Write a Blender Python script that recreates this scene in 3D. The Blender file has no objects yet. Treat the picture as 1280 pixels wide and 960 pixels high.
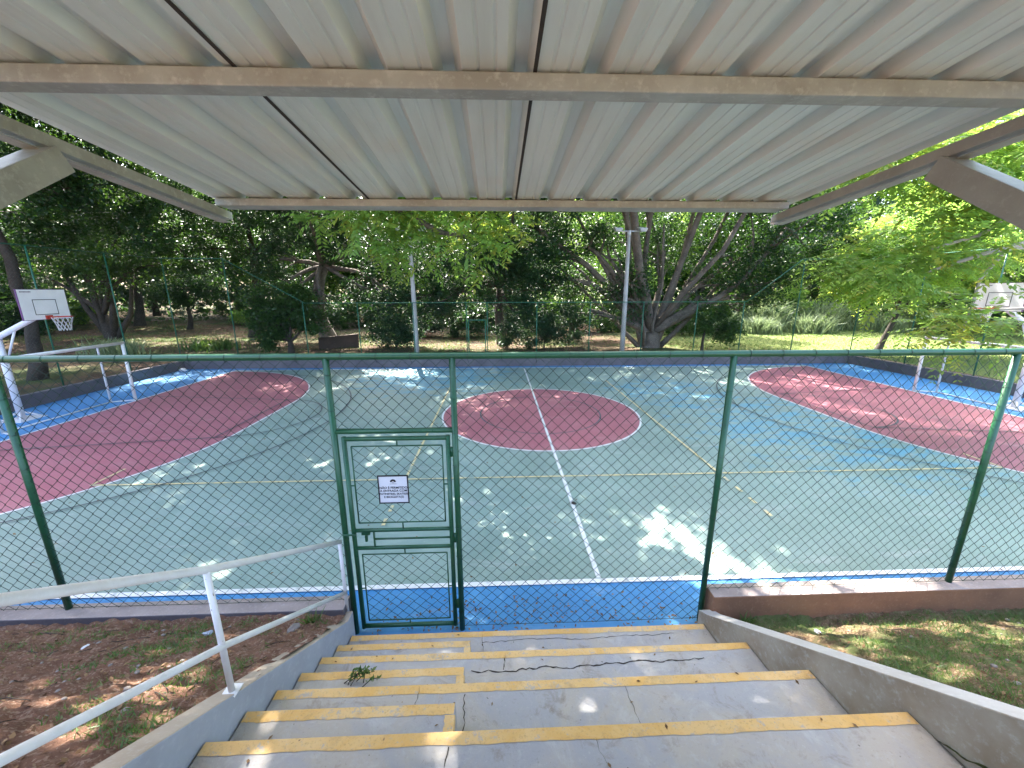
import bpy, math, random
import numpy as np

RNG = np.random.default_rng(11)
random.seed(7)
SC = bpy.context.scene
COL = SC.collection
R = math.radians

# ------------------------------------------------------------------ materials
def new_mat(name):
    m = bpy.data.materials.new(name); m.use_nodes = True
    nt = m.node_tree
    b = nt.nodes['Principled BSDF']
    return m, nt, b

def obj_coords(nt):
    t = nt.nodes.new('ShaderNodeTexCoord')
    return t.outputs['Object']

def noise(nt, vec, scale, detail=6.0, rough=0.6, dist=0.0):
    n = nt.nodes.new('ShaderNodeTexNoise')
    n.inputs['Scale'].default_value = scale
    n.inputs['Detail'].default_value = detail
    n.inputs['Roughness'].default_value = rough
    n.inputs['Distortion'].default_value = dist
    nt.links.new(vec, n.inputs['Vector'])
    return n.outputs['Fac']

def ramp(nt, fac, lo, hi, clo=0.0, chi=1.0):
    r = nt.nodes.new('ShaderNodeMapRange')
    r.inputs['From Min'].default_value = lo; r.inputs['From Max'].default_value = hi
    r.inputs['To Min'].default_value = clo; r.inputs['To Max'].default_value = chi
    nt.links.new(fac, r.inputs['Value'])
    return r.outputs['Result']

def mixc(nt, fac, a, b, mode='MIX'):
    n = nt.nodes.new('ShaderNodeMix'); n.data_type = 'RGBA'; n.blend_type = mode
    if isinstance(fac, float): n.inputs['Factor'].default_value = fac
    else: nt.links.new(fac, n.inputs['Factor'])
    for k, v in (('A', a), ('B', b)):
        s = [i for i in n.inputs if i.name == k and i.type == 'RGBA'][0]
        if isinstance(v, tuple): s.default_value = (v[0], v[1], v[2], 1)
        else: nt.links.new(v, s)
    return [o for o in n.outputs if o.type == 'RGBA'][0]

def math_n(nt, op, a, b=0.0):
    n = nt.nodes.new('ShaderNodeMath'); n.operation = op
    for i, v in enumerate((a, b)):
        if isinstance(v, (float, int)): n.inputs[i].default_value = v
        else: nt.links.new(v, n.inputs[i])
    return n.outputs[0]

def bump(nt, b, h, strength=0.3, dist=0.01):
    n = nt.nodes.new('ShaderNodeBump')
    n.inputs['Strength'].default_value = strength; n.inputs['Distance'].default_value = dist
    nt.links.new(h, n.inputs['Height']); nt.links.new(n.outputs['Normal'], b.inputs['Normal'])

def surf(name, base, dark=None, light=None, s1=1.5, s2=25.0, rough=0.7, bstr=0.25, bd=0.004, metal=0.0, amt=0.6, spec=0.5):
    m, nt, b = new_mat(name)
    v = obj_coords(nt)
    dark = dark or tuple(c*0.6 for c in base); light = light or tuple(min(1, c*1.3) for c in base)
    n1 = noise(nt, v, s1, 6); n2 = noise(nt, v, s2, 8, 0.7)
    c = mixc(nt, ramp(nt, n1, 0.35, 0.62, 0.0, amt), base, dark)
    c = mixc(nt, ramp(nt, n2, 0.52, 0.75, 0.0, amt), c, light)
    nt.links.new(c, b.inputs['Base Color'])
    nt.links.new(ramp(nt, n2, 0.3, 0.7, rough-0.1, min(1.0, rough+0.12)), b.inputs['Roughness'])
    b.inputs['Metallic'].default_value = metal
    b.inputs['Specular IOR Level'].default_value = spec
    bump(nt, b, n2, bstr, bd)
    return m

def leaf_mat(name, cols, trans, tfac=0.42, rough=0.42, spec=0.45):
    m, nt, b = new_mat(name)
    g = nt.nodes.new('ShaderNodeNewGeometry')
    rnd = g.outputs['Random Per Island']
    v = obj_coords(nt)
    n1 = noise(nt, v, 0.55, 3)
    cr = nt.nodes.new('ShaderNodeValToRGB')
    els = cr.color_ramp.elements
    k = len(cols)
    els[0].position = 0; els[0].color = (*cols[0], 1)
    els[1].position = 1; els[1].color = (*cols[-1], 1)
    for i in range(1, k-1):
        e = els.new(i/(k-1)); e.color = (*cols[i], 1)
    f = math_n(nt, 'ADD', math_n(nt, 'MULTIPLY', rnd, 0.7), math_n(nt, 'SUBTRACT', math_n(nt, 'MULTIPLY', n1, 0.9), 0.3))
    nt.links.new(f, cr.inputs['Fac'])
    nt.links.new(cr.outputs['Color'], b.inputs['Base Color'])
    b.inputs['Roughness'].default_value = rough
    b.inputs['Specular IOR Level'].default_value = spec
    t = nt.nodes.new('ShaderNodeBsdfTranslucent')
    nt.links.new(mixc(nt, 0.55, cr.outputs['Color'], trans), t.inputs['Color'])
    mx = nt.nodes.new('ShaderNodeMixShader'); mx.inputs['Fac'].default_value = tfac
    nt.links.new(b.outputs['BSDF'], mx.inputs[1]); nt.links.new(t.outputs['BSDF'], mx.inputs[2])
    nt.links.new(mx.outputs['Shader'], nt.nodes['Material Output'].inputs['Surface'])
    return m

M = {}
M['green_paint'] = surf('green enamel', (0.012, 0.085, 0.036), dark=(0.008, 0.05, 0.024), light=(0.03, 0.14, 0.065), s1=3, s2=40, rough=0.34, bstr=0.12, bd=0.002)
M['green_far'] = surf('faded green enamel', (0.02, 0.13, 0.075), s1=2, s2=30, rough=0.45, bstr=0.1)
M['wire'] = surf('green coated wire', (0.007, 0.03, 0.019), s1=5, s2=60, rough=0.5, bstr=0.0)
M['white_paint'] = surf('white enamel', (0.74, 0.73, 0.72), dark=(0.6, 0.57, 0.53), light=(0.8, 0.8, 0.8), s1=6, s2=55, rough=0.4, bstr=0.12, bd=0.001)
M['rust'] = surf('rusty flaked paint', (0.25, 0.12, 0.07), s1=12, s2=60, rough=0.8)
def flaked():
    m, nt, b = new_mat('flaked white enamel')
    v = obj_coords(nt)
    mp = nt.nodes.new('ShaderNodeMapping'); mp.inputs['Scale'].default_value = (1, 1, 0.35); nt.links.new(v, mp.inputs['Vector'])
    n = noise(nt, mp.outputs['Vector'], 38, 6, 0.6); n2 = noise(nt, v, 5, 4)
    c = mixc(nt, ramp(nt, n2, 0.4, 0.7, 0, 0.6), (0.74, 0.72, 0.71), (0.62, 0.57, 0.54))
    c = mixc(nt, ramp(nt, n, 0.655, 0.68), c, (0.24, 0.14, 0.10))
    nt.links.new(c, b.inputs['Base Color']); b.inputs['Roughness'].default_value = 0.5
    return m
M['white_worn'] = flaked()
M['pole_white'] = surf('pale lavender white paint', (0.72, 0.71, 0.74), dark=(0.55, 0.53, 0.54), s1=4, s2=40, rough=0.5, bstr=0.15)
M['board'] = surf('white board', (0.86, 0.86, 0.88), s1=3, s2=30, rough=0.4, bstr=0.05, amt=0.2)
M['board_edge'] = surf('purple board edge', (0.10, 0.03, 0.13), rough=0.5)
M['black'] = surf('black paint', (0.012, 0.012, 0.014), rough=0.5)
M['hoop_red'] = surf('red hoop paint', (0.48, 0.05, 0.03), s1=8, rough=0.45)
M['net'] = surf('white cord', (0.7, 0.7, 0.68), rough=0.8)
M['sheet'] = None
M['beam'] = surf('weathered beige steel', (0.38, 0.395, 0.355), dark=(0.25, 0.245, 0.21), light=(0.53, 0.54, 0.50), s1=5, s2=30, rough=0.5, bstr=0.15, bd=0.002, amt=0.8)
M['beam2'] = surf('grey brown steel', (0.34, 0.345, 0.31), dark=(0.22, 0.215, 0.185), light=(0.46, 0.46, 0.43), s1=5, s2=40, rough=0.5, bstr=0.12, bd=0.002)
def yellow_mat():
    m, nt, b = new_mat('worn yellow stair paint')
    v = obj_coords(nt)
    n0 = noise(nt, v, 2.2, 7, 0.7, 0.6); n1 = noise(nt, v, 17, 10, 0.8); n2 = noise(nt, v, 70, 4); n3 = noise(nt, v, 6, 6, 0.7)
    c = mixc(nt, ramp(nt, n0, 0.38, 0.62), (0.61, 0.36, 0.11), (0.66, 0.45, 0.21))
    c = mixc(nt, ramp(nt, n2, 0.55, 0.70, 0, 0.6), c, (0.40, 0.25, 0.1))
    c = mixc(nt, ramp(nt, n3, 0.56, 0.70, 0, 0.55), c, (0.33, 0.22, 0.11))
    c = mixc(nt, ramp(nt, math_n(nt, 'ADD', n1, math_n(nt, 'MULTIPLY', n0, 0.35)), 0.73, 0.78, 0, 0.85), c, (0.37, 0.34, 0.31))
    nt.links.new(c, b.inputs['Base Color']); b.inputs['Roughness'].default_value = 0.85
    bump(nt, b, n1, 0.4, 0.003)
    return m
M['yellow'] = yellow_mat()
M['kerb_pink'] = surf('weathered kerb concrete', (0.33, 0.27, 0.245), dark=(0.19, 0.155, 0.14), light=(0.48, 0.43, 0.40), s1=2.5, s2=35, rough=0.9, bstr=0.5, bd=0.006)
M['kerb_brown'] = surf('mud stained kerb', (0.33, 0.165, 0.09), dark=(0.17, 0.09, 0.055), light=(0.42, 0.27, 0.18), s1=2.0, s2=28, rough=0.92, bstr=0.5, bd=0.006)
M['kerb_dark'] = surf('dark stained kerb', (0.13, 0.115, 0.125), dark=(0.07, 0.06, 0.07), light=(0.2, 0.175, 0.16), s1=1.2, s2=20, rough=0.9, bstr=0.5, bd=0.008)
M['wall_left'] = surf('plaster with sky shade tint', (0.38, 0.40, 0.445), dark=(0.28, 0.29, 0.32), light=(0.48, 0.49, 0.52), s1=2.5, s2=22, rough=0.85, bstr=0.25, bd=0.004)  # bluish tone of sky-lit shade painted into the plaster colour
M['wall_right'] = surf('stained plaster with bounce tint', (0.43, 0.38, 0.31), dark=(0.28, 0.21, 0.14), light=(0.52, 0.50, 0.46), s1=2.2, s2=20, rough=0.88, bstr=0.3, bd=0.004, amt=0.85)  # stains, plus the brown of bounced light painted into the plaster
M['cap_left'] = surf('tan wall cap', (0.40, 0.335, 0.26), dark=(0.28, 0.22, 0.16), light=(0.5, 0.46, 0.4), s1=3, s2=30, rough=0.9, bstr=0.3)
M['cap_right'] = surf('pale wall cap', (0.50, 0.48, 0.46), dark=(0.36, 0.33, 0.3), s1=3, s2=30, rough=0.9, bstr=0.3)
M['low_wall'] = surf('stained brick wall', (0.085, 0.055, 0.042), dark=(0.04, 0.03, 0.025), light=(0.15, 0.11, 0.085), s1=1.5, s2=12, rough=0.95)
M['concrete_pole'] = surf('concrete pole', (0.42, 0.41, 0.40), s1=2, s2=25, rough=0.85)
M['lamp_grey'] = surf('lamp housing', (0.5, 0.52, 0.55), rough=0.35, metal=0.3)
M['crack'] = surf('crack dirt and seam shade', (0.035, 0.028, 0.022), rough=0.95)
M['bark'] = surf('bark', (0.06, 0.047, 0.037), dark=(0.025, 0.02, 0.017), light=(0.13, 0.11, 0.09), s1=2.5, s2=14, rough=0.95, bstr=0.8, bd=0.03, amt=0.8)
M['bark_pale'] = surf('pale bark', (0.16, 0.13, 0.105), dark=(0.06, 0.05, 0.042), light=(0.28, 0.245, 0.21), s1=1.6, s2=12, rough=0.9, bstr=0.7, bd=0.025, amt=0.8)
M['bark_light'] = surf('grey white bark', (0.40, 0.36, 0.31), dark=(0.2, 0.17, 0.14), light=(0.55, 0.52, 0.48), s1=2.5, s2=16, rough=0.9, bstr=0.6, bd=0.015)
M['sign'] = surf('sign plate', (0.68, 0.66, 0.70), rough=0.4, bstr=0.02, amt=0.15)
M['paper'] = surf('litter paper', (0.7, 0.7, 0.72), rough=0.8)
M['bluecan'] = surf('crushed blue wrapper', (0.45, 0.5, 0.62), s1=20, rough=0.5)
M['stone'] = surf('stone', (0.22, 0.19, 0.17), rough=0.95, s1=8, s2=40)

# leaves
M['leaf_ficus'] = leaf_mat('dark ficus leaf', [(0.006, 0.020, 0.009), (0.011, 0.036, 0.014), (0.020, 0.060, 0.020), (0.036, 0.092, 0.026)], (0.10, 0.24, 0.02), 0.32, 0.42, 0.38)
M['leaf_mid'] = leaf_mat('mid green leaf', [(0.009, 0.028, 0.010), (0.018, 0.052, 0.013), (0.034, 0.085, 0.017), (0.06, 0.125, 0.02)], (0.16, 0.33, 0.025), 0.36, 0.4)
M['leaf_blue'] = leaf_mat('bluish green leaf', [(0.007, 0.024, 0.013), (0.014, 0.044, 0.02), (0.026, 0.066, 0.028), (0.042, 0.09, 0.032)], (0.08, 0.2, 0.03), 0.30, 0.42, 0.4)
M['leaf_bright'] = leaf_mat('yellow green leaflet', [(0.07, 0.16, 0.03), (0.115, 0.235, 0.04), (0.165, 0.29, 0.045), (0.24, 0.33, 0.06)], (0.42, 0.63, 0.12), 0.55, 0.4)
M['leaf_gold'] = leaf_mat('yellowing leaflet', [(0.09, 0.17, 0.03), (0.14, 0.25, 0.04), (0.22, 0.29, 0.045), (0.34, 0.25, 0.05)], (0.55, 0.6, 0.08), 0.55, 0.4)
M['leaf_reed'] = leaf_mat('silvery grass blade', [(0.12, 0.17, 0.09), (0.18, 0.24, 0.13), (0.26, 0.31, 0.19)], (0.35, 0.45, 0.2), 0.4, 0.4)
M['grass'] = leaf_mat('grass blade', [(0.03, 0.075, 0.018), (0.055, 0.12, 0.025), (0.10, 0.165, 0.035), (0.19, 0.18, 0.07)], (0.2, 0.36, 0.04), 0.35, 0.5)
M['litter'] = leaf_mat('dead leaf', [(0.07, 0.038, 0.02), (0.14, 0.08, 0.04), (0.24, 0.15, 0.08), (0.30, 0.22, 0.13)], (0.2, 0.1, 0.04), 0.15, 0.8, 0.2)

def sheet_mat():
    m, nt, b = new_mat('galvanised white roof sheet')
    v = obj_coords(nt)
    mp = nt.nodes.new('ShaderNodeMapping'); mp.inputs['Scale'].default_value = (14, 0.9, 14)
    nt.links.new(v, mp.inputs['Vector'])
    streak = noise(nt, mp.outputs['Vector'], 1.0, 5)
    n1 = noise(nt, v, 2.2, 6); n2 = noise(nt, v, 60, 4)
    c = mixc(nt, ramp(nt, streak, 0.4, 0.7, 0, 0.7), (0.63, 0.665, 0.61), (0.52, 0.54, 0.48))
    c = mixc(nt, ramp(nt, n1, 0.5, 0.75, 0, 0.5), c, (0.62, 0.54, 0.44))
    c = mixc(nt, ramp(nt, n2, 0.70, 0.78, 0, 0.4), c, (0.36, 0.31, 0.26))
    nt.links.new(c, b.inputs['Base Color'])
    b.inputs['Roughness'].default_value = 0.42
    b.inputs['Metallic'].default_value = 0.15
    bump(nt, b, n1, 0.08, 0.01)
    return m
M['sheet'] = sheet_mat()

def court_mat(name, base, wear, patch=None, speck=(0.42, 0.43, 0.42), rough=0.62, green=False):
    m, nt, b = new_mat(name)
    v = obj_coords(nt)
    n0 = noise(nt, v, 0.35, 5, 0.6); n1 = noise(nt, v, 1.6, 7, 0.68, 0.4); n2 = noise(nt, v, 9, 8, 0.7); n3 = noise(nt, v, 130, 3)
    c = mixc(nt, ramp(nt, n1, 0.42, 0.66, 0, 0.9), base, wear)
    c = mixc(nt, ramp(nt, n0, 0.42, 0.62, 0, 0.5), c, tuple(x*0.72 for x in base))
    mq = nt.nodes.new('ShaderNodeMapping'); mq.inputs['Scale'].default_value = (0.6, 2.4, 1); mq.inputs['Rotation'].default_value = (0, 0, -0.35)
    nt.links.new(v, mq.inputs['Vector'])
    n4 = noise(nt, mq.outputs['Vector'], 1.0, 9, 0.72, 0.5)
    c = mixc(nt, ramp(nt, n4, 0.56, 0.70, 0, 0.5), c, speck)
    n5 = noise(nt, v, 3.3, 10, 0.78, 0.9)
    c = mixc(nt, ramp(nt, n5, 0.40, 0.31, 0, 0.55), c, tuple(x*0.5 for x in base))
    if patch:
        for (px_, py_, rad, thr) in patch:
            d = nt.nodes.new('ShaderNodeVectorMath'); d.operation = 'DISTANCE'
            nt.links.new(v, d.inputs[0]); d.inputs[1].default_value = (px_, py_, 0)
            reg = ramp(nt, d.outputs['Value'], rad, rad*0.35, 0, 1)
            mp = nt.nodes.new('ShaderNodeMapping'); mp.inputs['Scale'].default_value = (0.8, 1.9, 1); mp.inputs['Rotation'].default_value = (0, 0, 0.5)
            nt.links.new(v, mp.inputs['Vector'])
            nn = noise(nt, mp.outputs['Vector'], 1.5, 10, 0.7, 0.8)
            f = ramp(nt, math_n(nt, 'ADD', nn, math_n(nt, 'MULTIPLY', reg, 0.22)), thr, thr+0.13, 0, 0.8)
            f = math_n(nt, 'MULTIPLY', f, ramp(nt, reg, 0.0, 0.3, 0, 1))
            c = mixc(nt, f, c, (0.09, 0.32, 0.47))
    c = mixc(nt, ramp(nt, n2, 0.60, 0.72, 0, 0.5), c, speck)
    c = mixc(nt, ramp(nt, n3, 0.60, 0.72, 0, 0.25), c, tuple(x*0.5 for x in base))
    nt.links.new(c, b.inputs['Base Color'])
    nt.links.new(ramp(nt, n1, 0.3, 0.7, rough-0.12, rough+0.15), b.inputs['Roughness'])
    bump(nt, b, n3, 0.25, 0.002)
    return m
M['court_green'] = court_mat('worn green court paint', (0.225, 0.315, 0.275), (0.29, 0.37, 0.33), patch=[(9.0, 10.4, 5.8, 0.665), (6.5, 14.5, 4.5, 0.68), (-3.0, 17.8, 5.0, 0.60)])
M['court_red'] = court_mat('worn red court paint', (0.38, 0.115, 0.145), (0.43, 0.175, 0.195), speck=(0.46, 0.27, 0.27))
M['court_blue'] = court_mat('worn blue court paint', (0.045, 0.22, 0.48), (0.09, 0.29, 0.53), speck=(0.35, 0.42, 0.52))

def worn_line(name, base, under, thr=0.42):
    m, nt, b = new_mat(name)
    v = obj_coords(nt)
    n = noise(nt, v, 6, 9, 0.75)
    nt.links.new(mixc(nt, ramp(nt, n, thr-0.04, thr+0.08, 0, 1), under, base), b.inputs['Base Color'])
    b.inputs['Roughness'].default_value = 0.6
    return m
M['line_white'] = worn_line('white court line', (0.74, 0.74, 0.74), (0.42, 0.45, 0.43), 0.38)
M['line_yellow'] = worn_line('yellow court line', (0.70, 0.57, 0.30), (0.30, 0.37, 0.31), 0.42)
M['line_black'] = worn_line('dark court line', (0.045, 0.06, 0.075), (0.14, 0.16, 0.17), 0.42)

def step_mat():
    m, nt, b = new_mat('worn step concrete')
    v = obj_coords(nt)
    n0 = noise(nt, v, 1.3, 7, 0.7, 0.8); n1 = noise(nt, v, 4.5, 9, 0.74, 0.6); n2 = noise(nt, v, 55, 5, 0.7); n3 = noise(nt, v, 17, 3)
    c = mixc(nt, ramp(nt, n0, 0.42, 0.58), (0.39, 0.35, 0.305), (0.325, 0.32, 0.33))
    c = mixc(nt, ramp(nt, n1, 0.53, 0.66, 0, 0.75), c, (0.44, 0.425, 0.41))
    c = mixc(nt, ramp(nt, n1, 0.45, 0.31, 0, 0.8), c, (0.205, 0.165, 0.13))
    c = mixc(nt, ramp(nt, n2, 0.60, 0.72, 0, 0.5), c, (0.17, 0.15, 0.135))
    c = mixc(nt, ramp(nt, n2, 0.40, 0.30, 0, 0.4), c, (0.5, 0.48, 0.46))
    c = mixc(nt, ramp(nt, n3, 0.72, 0.75, 0, 0.75), c, (0.07, 0.06, 0.05))
    nt.links.new(c, b.inputs['Base Color'])
    nt.links.new(ramp(nt, n1, 0.3, 0.7, 0.55, 0.9), b.inputs['Roughness'])
    bump(nt, b, math_n(nt, 'ADD', n2, n1), 0.45, 0.004)
    return m
M['step'] = step_mat()

def soil_mat(name, a, b_, c_, litter, grass=None, gs=0.6, gt=0.55):
    m, nt, b = new_mat(name)
    v = obj_coords(nt)
    n0 = noise(nt, v, 0.9, 7, 0.65); n1 = noise(nt, v, 9, 9, 0.75); n2 = noise(nt, v, 40, 6, 0.75)
    c = mixc(nt, ramp(nt, n0, 0.38, 0.64), a, b_)
    c = mixc(nt, ramp(nt, n1, 0.45, 0.72, 0, 0.9), c, c_)
    vo = nt.nodes.new('ShaderNodeTexVoronoi'); vo.inputs['Scale'].default_value = 70
    nt.links.new(v, vo.inputs['Vector'])
    sp = nt.nodes.new('ShaderNodeSeparateColor'); nt.links.new(vo.outputs['Color'], sp.inputs['Color'])
    c = mixc(nt, ramp(nt, sp.outputs['Red'], 0.74, 0.86, 0, 0.6), c, litter)
    if grass:
        ng = noise(nt, v, gs, 8, 0.72)
        c = mixc(nt, ramp(nt, ng, gt-0.06, gt+0.08, 0, 0.85), c, grass)
    nt.links.new(c, b.inputs['Base Color'])
    b.inputs['Roughness'].default_value = 0.95
    b.inputs['Specular IOR Level'].default_value = 0.2
    h = math_n(nt, 'ADD', n1, math_n(nt, 'MULTIPLY', n2, 0.6))
    bump(nt, b, h, 1.0, 0.05)
    return m
M['soil'] = soil_mat('red earth', (0.20, 0.105, 0.07), (0.28, 0.155, 0.10), (0.115, 0.062, 0.044), (0.38, 0.27, 0.20))
M['soil_grass'] = soil_mat('earth under grass', (0.16, 0.10, 0.06), (0.21, 0.15, 0.085), (0.10, 0.06, 0.04), (0.34, 0.25, 0.16), (0.10, 0.14, 0.045), 1.6, 0.5)
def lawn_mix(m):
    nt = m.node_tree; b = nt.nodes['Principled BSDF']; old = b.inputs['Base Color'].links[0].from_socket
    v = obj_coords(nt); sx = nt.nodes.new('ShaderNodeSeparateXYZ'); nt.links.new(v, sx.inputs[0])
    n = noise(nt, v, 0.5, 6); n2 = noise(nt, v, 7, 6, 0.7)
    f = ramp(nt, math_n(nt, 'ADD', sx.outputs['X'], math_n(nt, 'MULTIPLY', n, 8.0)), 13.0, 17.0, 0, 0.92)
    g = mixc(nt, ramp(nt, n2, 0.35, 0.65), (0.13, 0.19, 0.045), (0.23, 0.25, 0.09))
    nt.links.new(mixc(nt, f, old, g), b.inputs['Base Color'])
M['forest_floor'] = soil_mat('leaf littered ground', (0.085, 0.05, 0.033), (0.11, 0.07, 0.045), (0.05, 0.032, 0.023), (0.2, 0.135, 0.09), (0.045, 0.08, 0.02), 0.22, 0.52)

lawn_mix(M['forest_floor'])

# ------------------------------------------------------------------ mesh helpers
class MB:
    def __init__(self): self.v = []; self.f = []; self.mi = []; self.smooth = []
    def add(self, vs, fs, mi=0, smooth=False):
        o = len(self.v); self.v.extend(vs)
        for f in fs:
            self.f.append(tuple(i+o for i in f)); self.mi.append(mi); self.smooth.append(smooth)
    def box(self, x0, x1, y0, y1, z0, z1, mi=0):
        self.add([(x0,y0,z0),(x1,y0,z0),(x1,y1,z0),(x0,y1,z0),(x0,y0,z1),(x1,y0,z1),(x1,y1,z1),(x0,y1,z1)],
                 [(0,3,2,1),(4,5,6,7),(0,1,5,4),(1,2,6,5),(2,3,7,6),(3,0,4,7)], mi)
    def hexa(self, b, t, mi=0):   # 4 bottom corners, 4 top corners (ccw from above)
        self.add(list(b)+list(t), [(0,3,2,1),(4,5,6,7),(0,1,5,4),(1,2,6,5),(2,3,7,6),(3,0,4,7)], mi)
    def poly(self, pts, z, mi=0):
        self.add([(x,y,z) for x,y in pts], [tuple(range(len(pts)))], mi)
    def tube(self, pts, rad, n=8, cap=True, mi=0, smooth=True):
        pts = [np.array(p, float) for p in pts]
        if not hasattr(rad, '__len__'): rad = [rad]*len(pts)
        vs = []; prev = None
        for i, p in enumerate(pts):
            if i == 0: d = pts[1]-p
            elif i == len(pts)-1: d = p-pts[i-1]
            else: d = (pts[i+1]-p)/max(1e-9,np.linalg.norm(pts[i+1]-p)) + (p-pts[i-1])/max(1e-9,np.linalg.norm(p-pts[i-1]))
            d = d/max(1e-9, np.linalg.norm(d))
            if prev is None:
                a = np.array((0,0,1.0)) if abs(d[2]) < 0.9 else np.array((1.0,0,0))
                u = np.cross(d, a)
            else:
                u = prev - d*np.dot(prev, d)
            u = u/max(1e-9, np.linalg.norm(u)); prev = u
            w = np.cross(d, u)
            for k in range(n):
                t = 2*math.pi*(k+0.5)/n
                vs.append(tuple(p + rad[i]*(math.cos(t)*u+math.sin(t)*w)))
        fs = []
        for i in range(len(pts)-1):
            for k in range(n):
                a = i*n+k; b = i*n+(k+1)%n
                fs.append((a, b, b+n, a+n))
        if cap:
            fs.append(tuple(reversed(range(n)))); fs.append(tuple(range((len(pts)-1)*n, len(pts)*n)))
        self.add(vs, fs, mi, smooth)
    def beam(self, p, q, w, h, mi=0):      # rectangular bar from p to q, width across, height up
        p = np.array(p, float); q = np.array(q, float); d = q-p; d /= np.linalg.norm(d)
        up = np.array((0,0,1.0)) if abs(d[2]) < 0.95 else np.array((0,1.0,0))
        s = np.cross(d, up); s /= np.linalg.norm(s); u = np.cross(s, d)
        c = [(-1,-1),(1,-1),(1,1),(-1,1)]
        vs = [tuple(e + s*a*w/2 + u*b*h/2) for e in (p, q) for a, b in c]
        self.add(vs, [(0,1,2,3),(7,6,5,4),(0,4,5,1),(1,5,6,2),(2,6,7,3),(3,7,4,0)], mi)
    def build(self, name, mats, parent=None, bevel=0.0):
        me = bpy.data.meshes.new(name)
        me.from_pydata([tuple(map(float, v)) for v in self.v], [], self.f)
        if not isinstance(mats, (list, tuple)): mats = [mats]
        for m in mats: me.materials.append(m)
        me.polygons.foreach_set('material_index', self.mi)
        me.polygons.foreach_set('use_smooth', self.smooth)
        me.update()
        o = bpy.data.objects.new(name, me); COL.objects.link(o)
        if parent is not None: put(o, parent)
        if bevel:
            b = o.modifiers.new('bevel', 'BEVEL'); b.width = bevel; b.segments = 2; b.limit_method = 'ANGLE'
        return o

def put(o, parent):
    """parent o (whose coordinates are world coordinates) to parent, keeping it where it is"""
    o.parent = parent
    t = parent.matrix_basis.to_translation()
    if parent.parent is not None: t = t + parent.parent.matrix_basis.to_translation()
    if parent.type == 'EMPTY': o.location = o.location - t

def quads(name, V, mats, parent=None, mi=None, smooth=False):
    """V: (N,4,3) array of loose quads -> one mesh"""
    V = np.asarray(V, np.float32); n = len(V)
    me = bpy.data.meshes.new(name)
    me.vertices.add(n*4); me.vertices.foreach_set('co', V.reshape(-1))
    me.loops.add(n*4); me.loops.foreach_set('vertex_index', np.arange(n*4, dtype=np.int32))
    me.polygons.add(n); me.polygons.foreach_set('loop_start', np.arange(0, n*4, 4, dtype=np.int32))
    me.polygons.foreach_set('loop_total', np.full(n, 4, np.int32))
    if not isinstance(mats, (list, tuple)): mats = [mats]
    for m in mats: me.materials.append(m)
    if mi is not None: me.polygons.foreach_set('material_index', np.asarray(mi, np.int32))
    me.update(); me.validate()
    o = bpy.data.objects.new(name, me); COL.objects.link(o)
    if parent is not None: put(o, parent)
    return o

def grid_mesh(name, xs, ys, zf, mat, skip=None):
    X, Y = np.meshgrid(xs, ys); Z = zf(X, Y)
    nx, ny = len(xs), len(ys)
    fs = []
    for j in range(ny-1):
        for i in range(nx-1):
            if skip and skip(0.5*(xs[i]+xs[i+1]), 0.5*(ys[j]+ys[j+1])): continue
            a = j*nx+i; fs.append((a, a+1, a+1+nx, a+nx))
    me = bpy.data.meshes.new(name)
    me.from_pydata(list(zip(X.ravel().tolist(), Y.ravel().tolist(), Z.ravel().tolist())), [], fs)
    me.materials.append(mat); me.polygons.foreach_set('use_smooth', [True]*len(fs)); me.update()
    o = bpy.data.objects.new(name, me); COL.objects.link(o)
    return o

def empty(name, loc, label, cat, group=None):
    o = bpy.data.objects.new(name, None); COL.objects.link(o)
    o.location = loc; o.empty_display_size = 0.2
    tag(o, label, cat, group); return o

def tag(o, label=None, cat=None, group=None, kind=None):
    if label: o['label'] = label
    if cat: o['category'] = cat
    if group: o['group'] = group
    if kind: o['kind'] = kind
    return o

def vnoise(x, y, s, seed=0):
    """cheap smooth value noise"""
    x = np.asarray(x)*s; y = np.asarray(y)*s
    xi = np.floor(x).astype(int); yi = np.floor(y).astype(int); fx = x-xi; fy = y-yi
    fx = fx*fx*(3-2*fx); fy = fy*fy*(3-2*fy)
    def h(a, b):
        v = np.sin(a*127.1+b*311.7+seed*74.7)*43758.5453
        return v-np.floor(v)
    return (h(xi,yi)*(1-fx)+h(xi+1,yi)*fx)*(1-fy)+(h(xi,yi+1)*(1-fx)+h(xi+1,yi+1)*fx)*fy

# ------------------------------------------------------------------ key dimensions
XL, XR = -12.95, 16.0           # baselines
YN, YF = 4.41, 19.32            # touchlines
CX, CY = 1.34, 11.86            # centre spot
KXL, KXR, KY = -15.9, 18.95, 19.85
FY = 3.73                       # front fence plane
SXL, SXR = -1.62, 2.35          # stair sides

def slab(name, pts, z, mat):
    b = MB(); b.poly(pts, z); return tag(b.build(name, mat), kind='structure')

# ------------------------------------------------------------------ court
slab('court_surround', [(KXL-0.05, 3.5), (KXR+0.4, 3.5), (KXR+0.4, KY+0.05), (KXL-0.05, KY+0.05)], 0.0, M['court_blue'])
slab('court_surface', [(XL, YN), (XR, YN), (XR, YF), (XL, YF)], 0.004, M['court_green'])

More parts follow.
